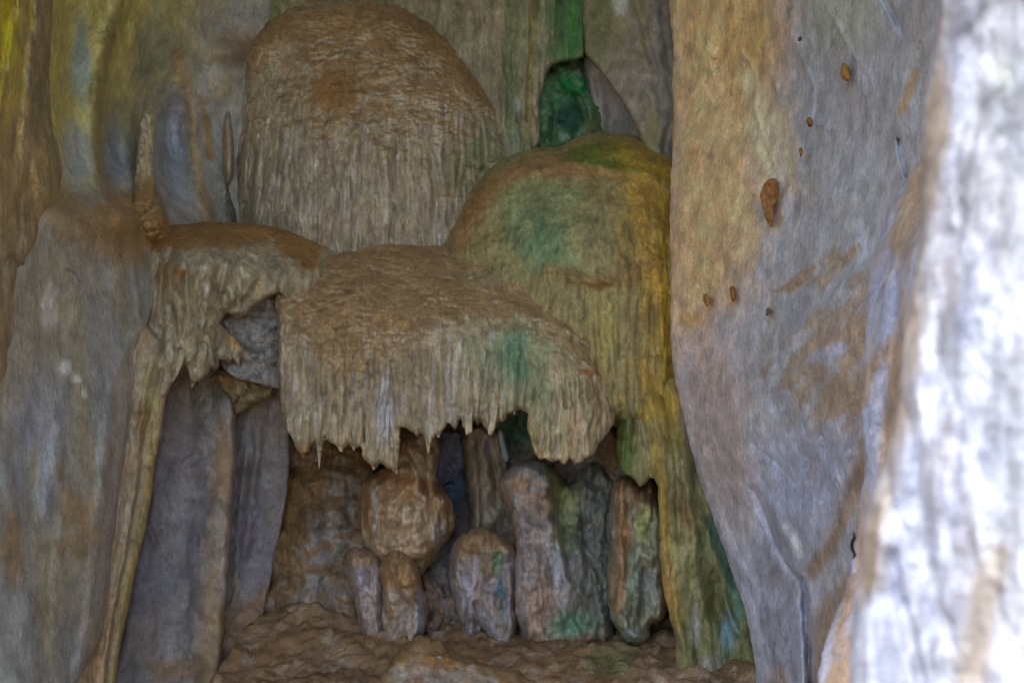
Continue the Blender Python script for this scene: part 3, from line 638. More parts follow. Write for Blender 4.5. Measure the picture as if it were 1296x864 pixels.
relief('rock_bracket', [(262, 478), (274, 470), (292, 468), (312, 468), (330, 474), (352, 478), (347, 486), (344, 500), (338, 505), (328, 507), (318, 516), (308, 521), (299, 526), (294, 516), (291, 504), (284, 496), (276, 486)], [(270, 475, 7.55), (350, 480, 7.6), (300, 520, 7.7)], 'rough', smooth=1, rim=(7, .08), edge=(1.6, 8), back=.5,
       lump=(.05, .1), fine=(.012, .03), ridges=[([(295, 475), (312, 480), (340, 488)], 3, -.05), ([(275, 478), (295, 500), (302, 520)], 4, .03)],
       col=(96, 84, 58), stains=[('n', (10, 10, 10), .1, .15, (70, 56, 40), .7, 0), ('e', (285, 482, 16, 10), (108, 84, 46), .7, .4, .6)],
       label='jagged brown rock bracket under the left canopy above the smooth slab', cat='rock', seed=6.6)

# left column of folded drapery
relief('drapery_column', [(178, 404), (196, 420), (215, 455), (222, 478), (212, 496), (208, 515), (204, 545), (198, 580), (190, 640), (184, 672), (174, 710), (165, 760), (152, 815), (140, 920), (82, 920), (100, 820), (122, 740), (132, 690), (136, 640), (142, 560), (150, 490), (162, 440)],
       [(190, 420, 7.12), (215, 470, 7.1), (150, 560, 6.9), (200, 560, 7.05), (120, 760, 6.6), (170, 740, 6.85), (90, 900, 6.3), (140, 900, 6.6)], 'flow', smooth=1, rim=(7, .07), edge=(1.2, 16), back=.5,
       ridges=[([(200, 430), (182, 500), (172, 580), (166, 650), (150, 730), (134, 820), (122, 920)], 4, .06), ([(205, 470), (186, 540), (176, 620), (158, 720), (140, 820), (130, 920)], 2.5, -.05), ([(160, 500), (152, 600), (140, 700), (116, 800), (100, 920)], 8, .05), ([(178, 420), (160, 470), (150, 540)], 6, .05)],
       lump=(.025, .15), fine=(.006, .025), col=(116, 104, 84), stains=[('n', (10, 10, 1.6), .1, .2, (120, 98, 64), .6, 0), ('e', (190, 500, 14, 60), (112, 102, 58), .6, .5, 0), ('l', [(196, 560), (180, 660), (158, 760), (140, 900)], 9, (108, 92, 48), .8, 4, 0), ('e', (120, 800, 26, 110), (120, 92, 62), .7, .5, 0), ('l', [(150, 600), (138, 690), (126, 740)], 12, (124, 106, 92), .7, 5, 0), ('e', (178, 530, 8, 30), (104, 82, 40), .6, .8, 1)],
       label='slanting column of tan drapery folds running down from the left canopy', cat='column', seed=4.7)

relief('smooth_slab', [(200, 430), (240, 425), (285, 440), (298, 515), (301, 545), (298, 600), (292, 680), (285, 780), (275, 920), (130, 920), (160, 760), (190, 600)],
       [(210, 500, 7.75), (270, 500, 7.75), (160, 860, 7.3), (270, 700, 7.55), (275, 860, 7.35), (220, 700, 7.6)], 'wall', smooth=1, rim=(12, .2), edge=(3, 20), back=.6, lump=(.05, .3), fine=(.007, .03), crag=(.010, .3),
       ridges=[([(290, 500), (280, 640), (270, 760), (260, 900)], 19, .13), ([(240, 470), (236, 600), (228, 760), (222, 900)], 12, -.05), ([(196, 600), (192, 680), (197, 760), (202, 830)], 4, .025), ([(226, 505), (250, 522), (282, 536)], 1.8, -.015), ([(214, 530), (198, 600), (188, 680)], 4, .02), ([(206, 705), (230, 720), (258, 755)], 2, -.012), ([(222, 730), (228, 830)], 3, .012)],
       col=(94, 86, 80), var=.10, stains=[('n', (1.5, 1.5, .6), .1, .25, (90, 86, 90), .7, 0), ('l', [(292, 540), (281, 640), (271, 760), (262, 900)], 26, (108, 88, 62), .85, 8, .1), ('n', (4, 4, 1), .15, .2, (104, 98, 92), .6, 0), ('e', (185, 820, 30, 60), (96, 84, 68), .5, .8, 0), ('e', (262, 500, 30, 30), (88, 84, 70), .6, .5, 0), ('e', (225, 845, 50, 20), (96, 72, 44), .7, .6, .8)],
       label='smooth dark grey slab with an orange rounded right edge below the left canopy', cat='rock', seed=7.9)

relief('fluted_wall', [(272, 470), (320, 450), (350, 455), (364, 520), (368, 600), (350, 700), (330, 790), (320, 920), (255, 920), (264, 780), (276, 640)], [(300, 520, 7.95), (350, 520, 7.9), (300, 800, 7.6), (340, 700, 7.9)], 'wall', smooth=1, rim=(6, .05), back=.6, lump=(.06, .2), fine=(.008, .03), crag=(.012, .2),
       ridges=[([(318, 505), (308, 560), (306, 640), (296, 760)], 4, .06), ([(330, 530), (320, 620), (310, 700)], 5, -.05)],
       col=(86, 81, 76), stains=[('n', (2, 2, .8), .1, .2, (92, 80, 86), .6, 0), ('n', (6, 6, 1.2), .15, .2, (100, 88, 74), .6, 0), ('p', [(255, 790), (340, 740), (340, 930), (240, 930)], 20, (92, 68, 44), .8, 20, .8)], label='narrow purplish fluted rock strip right of the smooth slab', cat='wall', seed=3.9)

# ------------------------------------------------------------------ lower rocks under the canopy
relief('clay_boulder', [(330, 560), (352, 520), (372, 540), (410, 552), (455, 560), (475, 590), (475, 680), (462, 700), (452, 780), (470, 850), (480, 920), (290, 920), (300, 850), (318, 780), (322, 700), (335, 640)],
       [(340, 560, 8.15), (400, 580, 8.2), (460, 600, 8.2), (340, 700, 8.0), (400, 700, 7.9), (460, 760, 7.85), (330, 860, 7.7), (440, 840, 7.5)], 'rough', smooth=1, rim=(12, .12), edge=(3, 12), back=.6,
       lump=(.20, .26), fine=(.014, .05), crag=(.012, .2), flute=(.03, .1, 3, (-300, -200)), ridges=[([(398, 645), (402, 690), (400, 740)], 9, .09), ([(432, 600), (425, 660), (430, 700)], 8, .06), ([(370, 640), (350, 700)], 10, .06), ([(440, 610), (444, 660)], 3, -.05), ([(455, 600), (452, 650)], 3, -.05)],
       bumps=[(420, 610, 30, 30, .12), (360, 790, 20, 20, .1), (395, 760, 30, 24, .08), (440, 690, 24, 16, .12)],
       col=(108, 98, 86), gain=1.0, stains=[('n', (5, 5, 4), .04, .16, (104, 78, 46), .8, .9), ('p', [(340, 600), (430, 560), (440, 590), (400, 640), (360, 740), (330, 740)], 16, (98, 70, 38), .8, 26, 1), ('l', [(398, 650), (402, 690), (398, 745)], 12, (106, 100, 96), .85, 5, 0), ('e', (440, 650, 18, 40), (88, 84, 82), .7, .5, 0), ('p', [(300, 810), (360, 800), (450, 800), (480, 920), (280, 920)], 16, (84, 64, 42), .9, 16, 1), ('e', (332, 790, 12, 40), (98, 94, 94), .7, .6, 0), ('e', (350, 560, 16, 30), (92, 88, 82), .7, .5, 0)],
       mud=((104, 78, 46), .5, .2, .7), label='lumpy mud stained boulder at lower left under the canopy', cat='rock', seed=8.1)

relief('hollow_wall', [(540, 540), (600, 535), (690, 510), (720, 560), (790, 540), (795, 640), (795, 830), (660, 840), (540, 840), (530, 730), (548, 600)], [(560, 590, 8.5), (590, 610, 8.5), (600, 700, 8.0), (550, 745, 7.9), (600, 830, 7.8), (760, 830, 7.75), (650, 560, 8.0), (720, 600, 8.15), (790, 560, 7.95), (680, 690, 7.85), (790, 640, 7.8), (640, 760, 7.85)], 'rough', smooth=1, rim=(5, .04), back=.5, lump=(.08, .2), fine=(.012, .04),
       ridges=[([(552, 620), (565, 607), (575, 610), (583, 596), (592, 590)], 3, -.07)],
       col=(88, 80, 72), gain=.95, stains=[('n', (4, 4, 3), .05, .2, (96, 72, 46), .7, .8), ('e', (570, 600, 30, 50), (84, 96, 122), .9, .4, 0), ('e', (590, 690, 40, 40), (78, 72, 76), .7, .5, 0), ('e', (655, 545, 34, 34), (48, 74, 60), .9, .5, 0), ('l', [(636, 560), (642, 590)], 8, (40, 78, 82), .9, 3, 0)],
       label='bluish grey rock at the back of the hollow under the canopy', cat='rock', seed=1.1)

relief('hanging_rock', [(545, 545), (585, 548), (597, 552), (593, 575), (588, 588), (584, 592), (579, 602), (574, 600), (566, 609), (558, 616), (552, 622), (548, 600)], [(550, 560, 8.2), (590, 560, 8.25), (560, 610, 8.25)], 'rough', smooth=0, rim=(4, .03), edge=(2, 6), back=.3, lump=(.04, .1), col=(76, 76, 86), stains=[('n', (10, 10, 8), .1, .15, (90, 92, 106), .6, 0)],
       label='jagged blue grey rock hanging in the dark hollow', cat='rock', seed=2.5)

relief('rock_column', [(586, 545), (604, 535), (632, 540), (642, 572), (652, 610), (660, 660), (668, 720), (600, 730), (596, 690), (600, 650), (594, 600)], [(600, 560, 7.95), (640, 580, 8.05), (600, 680, 8.0), (650, 680, 8.1)], 'flow', smooth=1, rim=(8, .55), grow=7, edge=(3.5, 9), back=.2, flute=(.03, .08, 5, (400, 500)), lump=(0.054, .15),
       ridges=[([(612, 550), (616, 600), (622, 660)], 5, .06), ([(600, 560), (606, 640), (604, 680)], 4, .05), ([(622, 560), (630, 640)], 3, -.05)],
       col=(96, 84, 68), stains=[('n', (6, 6, 2), .1, .2, (84, 68, 52), .6, .3), ('e', (645, 640, 14, 60), (74, 72, 58), .8, .4, 0), ('e', (616, 560, 8, 30), (112, 104, 108), .8, .4, 0)],
       label='narrow ribbed rock column behind the two rounded bulbs', cat='column', seed=5.2)
relief('stone_flake', [(629, 542), (638, 546), (640, 560), (645, 578), (643, 586), (636, 582), (632, 566)], 7.75, 'wall', smooth=1, rim=(4, .04), edge=(.8, 6), back=.2, lump=(.02, .1), col=(72, 84, 80), stains=[('e', (632, 552, 6, 12), (112, 112, 122), .8, .3, 0)],
       label='thin teal stone flake hanging beside the ribbed column', cat='rock', seed=2.9)

relief('flowstone_bulb', [(506, 540), (530, 544), (553, 548), (553, 575), (550, 606), (558, 616), (568, 630), (574, 648), (573, 664), (566, 682), (552, 702), (538, 718), (532, 728), (526, 716), (490, 722), (470, 706), (462, 690), (458, 660), (457, 634), (460, 618), (468, 606), (480, 598), (498, 590), (506, 575)],
       [(510, 560, 7.7), (545, 560, 7.75), (465, 650, 7.75), (510, 650, 7.5), (560, 650, 7.7), (500, 715, 7.65), (535, 720, 7.7)], 'flow', smooth=1, rim=(18, 0.30), grow=3, step=1.6, flute=(.04, .085, 5, (-300, -200)), crag=(.010, .22), edge=(4, 18), back=.2, lump=(0.121, 0.143), fine=(.012, .04),
       ridges=[([(514, 560), (530, 600), (528, 625)], 5, .04), ([(546, 560), (541, 600), (536, 620)], 5, -.05), ([(470, 625), (472, 660), (478, 700)], 6, .05), ([(482, 620), (486, 680)], 4, -.04), ([(560, 630), (548, 680), (535, 718)], 6, .05), ([(550, 640), (540, 690)], 4, -.05), ([(512, 600), (514, 680)], 8, .03)],
       gain=1.12, col=(126, 106, 82), stains=[('e', (520, 660, 26, 40), (128, 112, 92), .5, .7, 0), ('n', (4, 4, 2.2), .10, .2, (102, 80, 56), .55, .8), ('n', (7, 7, 3), .08, .18, (110, 82, 50), .8, .6), ('e', (474, 640, 8, 40), (116, 108, 98), .8, .4, 0), ('e', (556, 680, 12, 30), (118, 108, 98), .8, .4, 0), ('l', [(468, 608), (490, 600), (530, 612), (560, 622)], 12, (100, 66, 30), .8, 5, .8), ('e', (470, 650, 6, 26), (108, 74, 38), .7, .6, .5)],
       label='large rounded tan flowstone bulb narrowing upward into the canopy', cat='flowstone', seed=6.9)

relief('stalagmite', [(532, 725), (540, 728), (556, 730), (568, 742), (578, 765), (584, 800), (580, 825), (534, 825), (530, 780)], [(540, 740, 7.85), (575, 780, 7.9), (550, 820, 7.75)], 'flow', smooth=1, rim=(15, 0.30), grow=6, step=1.6, flute=(.04, .085, 5, (-300, -200)), crag=(.010, .22), edge=(4, 18), back=.2, lump=(0.121, 0.110), fine=(.012, .04), ridges=[([(550, 750), (552, 800)], 4, .05), ([(564, 760), (566, 800)], 4, -.04)],
       col=(84, 64, 46), stains=[('n', (4, 4, 2.2), .10, .2, (102, 80, 56), .55, .8), ('n', (8, 8, 4), .1, .15, (96, 82, 70), .7, .2)], label='dark brown rounded stalagmite stump behind the pale middle knob', cat='stalagmite', seed=3.1)
relief('stalagmite', [(436, 715), (440, 700), (452, 694), (468, 698), (480, 708), (482, 760), (480, 800), (477, 825), (469, 834), (464, 810), (456, 784), (452, 752), (442, 736)], [(440, 710, 7.55), (475, 720, 7.5), (470, 820, 7.4)], 'flow', smooth=1, rim=(15, 0.26), grow=3, step=1.6, flute=(.04, .085, 5, (-300, -200)), crag=(.010, .22), edge=(4, 18), back=.2, lump=(0.102, 0.121), fine=(.01, .04), ridges=[([(452, 730), (458, 780)], 4, .04), ([(466, 710), (470, 800)], 4, -.04)],
       gain=1.12, col=(112, 106, 108), stains=[('n', (4, 4, 2.2), .10, .2, (102, 80, 56), .55, .8), ('p', [(430, 690), (485, 690), (485, 712), (430, 722)], 8, (104, 80, 54), .9, 5, .7), ('n', (8, 8, 4), .18, .15, (100, 80, 58), .7, .4), ('p', [(455, 800), (490, 800), (490, 840), (455, 840)], 8, (104, 84, 62), .7, 5, .4)],
       label='pale lilac grey stalagmite, leftmost of the low knobs on the floor', cat='stalagmite', seed=4.4)
relief('stalagmite', [(479, 760), (478, 728), (486, 706), (500, 697), (514, 702), (524, 716), (532, 740), (539, 768), (538, 790), (530, 806), (524, 822), (516, 832), (500, 834), (484, 832), (480, 800)], [(485, 740, 7.5), (510, 740, 7.3), (535, 770, 7.45), (505, 830, 7.3)], 'flow', smooth=1, rim=(18, 0.28), grow=3, step=1.6, flute=(.04, .085, 5, (-300, -200)), crag=(.010, .22), edge=(4, 18), back=.2, lump=(0.102, 0.121), fine=(.01, .04),
       ridges=[([(500, 715), (497, 760)], 3.5, -.03), ([(524, 750), (522, 800)], 5, .04), ([(488, 770), (500, 815)], 4, -.03), ([(528, 770), (520, 825)], 4, .04)],
       gain=1.12, col=(112, 102, 92), stains=[('n', (4, 4, 2.2), .10, .2, (102, 80, 56), .55, .8), ('p', [(475, 690), (535, 690), (540, 745), (505, 750), (478, 745)], 14, (108, 78, 44), .9, 10, .6), ('n', (9, 9, 5), .15, .15, (108, 86, 60), .6, .3), ('e', (532, 780, 8, 40), (116, 112, 118), .8, .4, 0), ('p', [(475, 812), (540, 812), (540, 840), (475, 840)], 8, (106, 84, 62), .7, 5, .5)],
       label='egg shaped stalagmite with a brown cap, middle of the low knobs', cat='stalagmite', seed=9.7)

relief('flowstone_bulb', [(570, 710), (573, 692), (585, 678), (602, 670), (616, 669), (636, 682), (652, 694), (657, 720), (656, 770), (650, 806), (646, 820), (626, 820), (618, 808), (612, 794), (608, 790), (606, 816), (602, 826), (592, 814), (586, 790), (578, 765), (572, 740)],
       [(580, 700, 7.6), (610, 690, 7.5), (650, 710, 7.6), (590, 800, 7.5), (640, 800, 7.5)], 'flow', smooth=1, rim=(16, 0.28), grow=3, step=1.6, flute=(.04, .085, 5, (-300, -200)), crag=(.010, .22), edge=(4, 18), back=.2, lump=(0.102, 0.132), fine=(.01, .04),
       ridges=[([(590, 690), (598, 740), (600, 780)], 5, .04), ([(604, 700), (610, 740), (606, 790)], 4, -.05), ([(612, 700), (614, 730)], 4, .04), ([(644, 700), (648, 760), (644, 815)], 4, .05), ([(604, 758), (614, 752), (620, 752)], 4, .04)],
       gain=1.12, col=(102, 94, 90), stains=[('n', (4, 4, 2.2), .10, .2, (102, 80, 56), .55, .8), ('p', [(565, 665), (660, 665), (660, 700), (615, 696), (580, 706)], 10, (104, 80, 50), .85, 8, .6), ('e', (596, 740, 12, 36), (118, 112, 118), .8, .4, 0), ('e', (628, 710, 10, 24), (70, 92, 62), .8, .4, 0), ('e', (634, 760, 10, 34), (56, 82, 92), .85, .4, 0), ('n', (9, 9, 6), .15, .15, (98, 76, 54), .6, .3)],
       label='squat grey flowstone bulb with a blue green streak and a split foot', cat='flowstone', seed=7.1)

relief('standing_block', [(634, 614), (638, 600), (656, 588), (676, 585), (694, 590), (712, 612), (724, 618), (736, 600), (750, 586), (764, 590), (778, 610), (780, 660), (776, 720), (776, 800), (768, 820), (680, 826), (662, 806), (656, 780), (655, 720), (656, 690), (652, 660), (644, 636)],
       [(640, 610, 7.65), (680, 600, 7.6), (720, 640, 7.75), (760, 600, 7.85), (770, 700, 7.7), (670, 700, 7.45), (720, 740, 7.45), (680, 815, 7.4), (765, 810, 7.5)], 'flow', smooth=1, rim=(17, 0.30), grow=4, step=1.6, flute=(.04, .085, 5, (-300, -200)), crag=(.010, .22), edge=(4, 18), back=.2, lump=(0.143, 0.176), fine=(.014, .045),
       ridges=[([(690, 600), (696, 650), (704, 690), (714, 730)], 6, .06), ([(706, 630), (716, 690), (724, 730)], 6, -.06), ([(748, 590), (738, 620), (734, 660)], 5, .04), ([(762, 592), (768, 640), (758, 700)], 5, .05), ([(742, 640), (745, 740), (740, 800)], 6, -.05), ([(756, 680), (754, 760)], 5, .04)],
       gain=1.12, col=(104, 96, 90), stains=[('n', (4, 4, 2.2), .10, .2, (102, 80, 56), .55, .8), ('n', (5, 5, 4), .12, .2, (108, 82, 62), .6, .3), ('p', [(690, 590), (735, 610), (735, 700), (712, 700), (700, 650)], 12, (86, 88, 52), .85, 8, 0), ('p', [(735, 590), (780, 590), (780, 800), (730, 800), (722, 700)], 14, (72, 76, 66), .8, 10, 0), ('e', (722, 790, 36, 26), (72, 100, 76), .8, .5, 0), ('e', (680, 780, 20, 40), (108, 82, 64), .7, .5, .3), ('e', (660, 610, 18, 16), (112, 86, 56), .7, .6, .3), ('e', (706, 715, 10, 34), (112, 112, 112), .6, .5, 0), ('p', [(650, 806), (780, 806), (780, 830), (650, 830)], 7, (92, 66, 44), .8, 5, 1)],
       label='massive mottled grey and green standing block under the shell lobe', cat='rock', seed=2.05)

relief('drapery_column', [(782, 520), (796, 468), (830, 440), (880, 440), (900, 520), (912, 570), (930, 640), (950, 700), (968, 770), (976, 830), (980, 920), (850, 920), (858, 815), (846, 775), (838, 740), (834, 690), (834, 620), (826, 600), (812, 620), (802, 605), (790, 600), (780, 580)],
       [(790, 515, 7.35), (840, 460, 7.5), (850, 500, 7.32), (895, 500, 7.6), (925, 620, 7.35), (845, 600, 7.12), (870, 700, 7.1), (930, 790, 7.1), (860, 830, 7.0), (950, 900, 6.9), (790, 590, 7.3)], 'flow', smooth=1, rim=(9, .09), edge=(1.8, 14), back=.45, flute=(.03, .08, 9, (400, 500)), lump=(.04, .18), fine=(.008, .03),
       ridges=[([(820, 500), (838, 560), (842, 660), (852, 760), (868, 830)], 6, .07), ([(840, 500), (856, 580), (860, 680)], 3.5, -.05), ([(850, 490), (870, 600), (880, 700), (890, 780)], 6, .06), ([(804, 500), (822, 580), (830, 640)], 3, -.05), ([(796, 520), (790, 560), (790, 600)], 5, .06), ([(806, 520), (802, 570)], 3, -.06), ([(875, 700), (872, 780), (876, 840)], 5, .05), ([(905, 740), (920, 800), (922, 850)], 8, -.06), ([(890, 660), (910, 720), (932, 800)], 5, .05)],
       col=(104, 96, 64), stains=[('n', (8, 8, 1.4), .1, .2, (86, 78, 40), .6, 0), ('p', [(780, 515), (805, 510), (800, 610), (780, 605)], 9, (52, 64, 24), .9, 8, 0), ('p', [(800, 470), (856, 470), (862, 560), (830, 540)], 24, (122, 98, 34), .8, 22, 0), ('l', [(832, 560), (840, 660), (848, 740), (858, 790)], 12, (120, 98, 44), .8, 5, 0), ('e', (846, 740, 8, 40), (128, 94, 52), .7, .5, 0),
               ('p', [(866, 560), (960, 800), (960, 920), (860, 920), (876, 700)], 16, (80, 78, 46), .85, 14, 0), ('e', (880, 790, 8, 34), (112, 106, 100), .7, .5, 0), ('e', (922, 800, 16, 34), (74, 94, 96), .8, .4, 0), ('l', [(900, 660), (920, 720), (940, 780)], 10, (58, 82, 66), .8, 5, 0), ('e', (900, 840, 24, 20), (108, 104, 96), .5, .6, 0), ('e', (866, 640, 10, 40), (92, 64, 36), .6, .6, 0), ('p', [(880, 850), (960, 850), (960, 920), (850, 920)], 6, (92, 64, 40), .9, 4, 1)],
       label='tall yellow green drapery column against the ochre wall, widening to the floor', cat='column', seed=3.45)

relief('flowstone_curtain', [(778, 612), (790, 604), (803, 608), (814, 622), (828, 606), (838, 640), (840, 700), (842, 752), (840, 776), (832, 784), (824, 786), (818, 792), (820, 806), (812, 813), (798, 813), (788, 800), (774, 776), (772, 740), (774, 690), (776, 640)],
       [(780, 640, 7.45), (810, 640, 7.5), (835, 660, 7.45), (780, 760, 7.3), (836, 770, 7.35), (805, 806, 7.25)], 'flow', smooth=1, rim=(13, 0.26), grow=4, step=1.6, flute=(.04, .085, 5, (-300, -200)), crag=(.010, .22), edge=(4, 18), back=.2, lump=(0.121, 0.154), fine=(.01, .04),
       ridges=[([(787, 610), (789, 680), (782, 760)], 5, .06), ([(797, 640), (794, 720)], 3, -.05), ([(806, 680), (806, 780)], 5, .05), ([(820, 640), (826, 720), (836, 775)], 6, .04), ([(816, 720), (812, 790)], 3, -.04)],
       gain=1.12, col=(92, 88, 70), stains=[('n', (4, 4, 2.2), .10, .2, (102, 80, 56), .55, .8), ('l', [(787, 605), (789, 680), (780, 770)], 11, (116, 82, 52), .7, 7, 0), ('p', [(795, 600), (835, 600), (838, 640), (800, 640)], 8, (92, 66, 44), .8, 5, .8), ('e', (816, 665, 14, 28), (106, 104, 52), .7, .8, 0), ('e', (820, 740, 14, 40), (88, 88, 80), .8, .5, 0), ('e', (803, 730, 6, 50), (84, 98, 82), .7, .5, 0), ('e', (800, 800, 16, 14), (94, 96, 92), .7, .4, 0)],
       label='low grey curtain with an orange vertical rib between block and yellow column', cat='flowstone', seed=8.5)

for pts in ([(786, 530, 5), (788, 570, 5), (790, 612, 3.5), (790, 640, 2)], [(806, 545, 3), (812, 580, 4), (812, 606, 1.2)], [(822, 575, 3), (824, 600, 4), (825, 622, 1)]):
    pass

relief('mud_mound', [(470, 920), (480, 864), (494, 832), (508, 814), (530, 804), (550, 807), (570, 820), (590, 832), (625, 842), (660, 850), (690, 870), (700, 920)], [(500, 840, 6.75), (540, 815, 6.85), (600, 860, 6.6), (520, 900, 6.4), (660, 880, 6.6)], 'mud', smooth=1, rim=(16, .2), edge=(5, 16), back=.6, lump=(.05, .12), fine=(.012, .04), mudlump=.01,
       ridges=[([(505, 838), (530, 826), (560, 834)], 4, .03), ([(515, 860), (540, 846), (570, 856)], 5, -.03)],
       col=(100, 80, 54), stains=[('p', [(500, 850), (580, 845), (660, 880), (660, 930), (480, 930)], 10, (112, 102, 92), .8, 14, .2), ('n', (9, 9, 9), .08, .15, (92, 62, 28), .7, 1), ('e', (556, 831, 3, 2), (150, 158, 190), 1, .2, 0)],
       label='brown wet mud mound rising from the floor at the bottom edge', cat='mound', seed=6.3)

# stalagmite on the left ledge, thin dark pillars in the recess
relief('stalagmite', [(179, 141), (185, 136), (193, 138), (198, 146), (196, 170), (195, 200), (196, 230), (201, 252), (210, 276), (222, 300), (215, 316), (160, 318), (150, 300), (164, 272), (169, 240), (172, 205), (176, 170)],
       [(188, 140, 7.45), (184, 200, 7.4), (184, 250, 7.3), (150, 300, 7.3), (222, 300, 7.5), (185, 290, 7.2), (185, 316, 7.5)], 'rough', step=1.5, smooth=1, rim=(10, .16), edge=(2, 8), back=.2, lump=(.03, .08), fine=(.01, .03), scales=(.012, .05, None, 1),
       col=(130, 120, 98), stains=[('p', [(140, 232), (225, 225), (240, 330), (140, 330)], 16, (108, 80, 42), .85, 18, .9), ('n', (14, 14, 8), .1, .15, (108, 92, 60), .5, .3)],
       label='slender pale stalagmite standing on the brown ledge at upper left', cat='stalagmite')
relief('stone_pillar', [(274, 100), (280, 100), (282, 150), (286, 200), (291, 240), (298, 276), (300, 300), (254, 300), (259, 270), (266, 230), (270, 180), (272, 130)], [(277, 100, 8.42), (276, 200, 8.34), (262, 290, 8.24), (296, 290, 8.26)], 'flow', step=1.2, smooth=1, rim=(5, .2), grow=3, edge=(1.6, 8), back=.2,
       flute=(.03, .05, 8, (-300, -200)), col=(92, 85, 76), gain=.9, stains=[('n', (26, 26, 2), .1, .15, (58, 53, 48), .8, 0), ('n', (20, 20, 2), .25, .15, (100, 92, 80), .5, 0)],
       label='dark grey tapering rock pillar in the recess left of the dome', cat='pillar')
relief('stone_pillar', [(285, 140), (290, 138), (293, 170), (295, 210), (291, 233), (287, 232), (284, 212), (285, 170)], [(286, 140, 8.3), (292, 140, 8.3), (289, 200, 8.14), (289, 233, 8.18)], 'flow', step=1.2, smooth=1, rim=(5, .15), grow=2, edge=(1, 8), back=.15, col=(112, 102, 84),
       label='pale stone pipe ending in a blunt tip beside the dark pillar', cat='pillar')
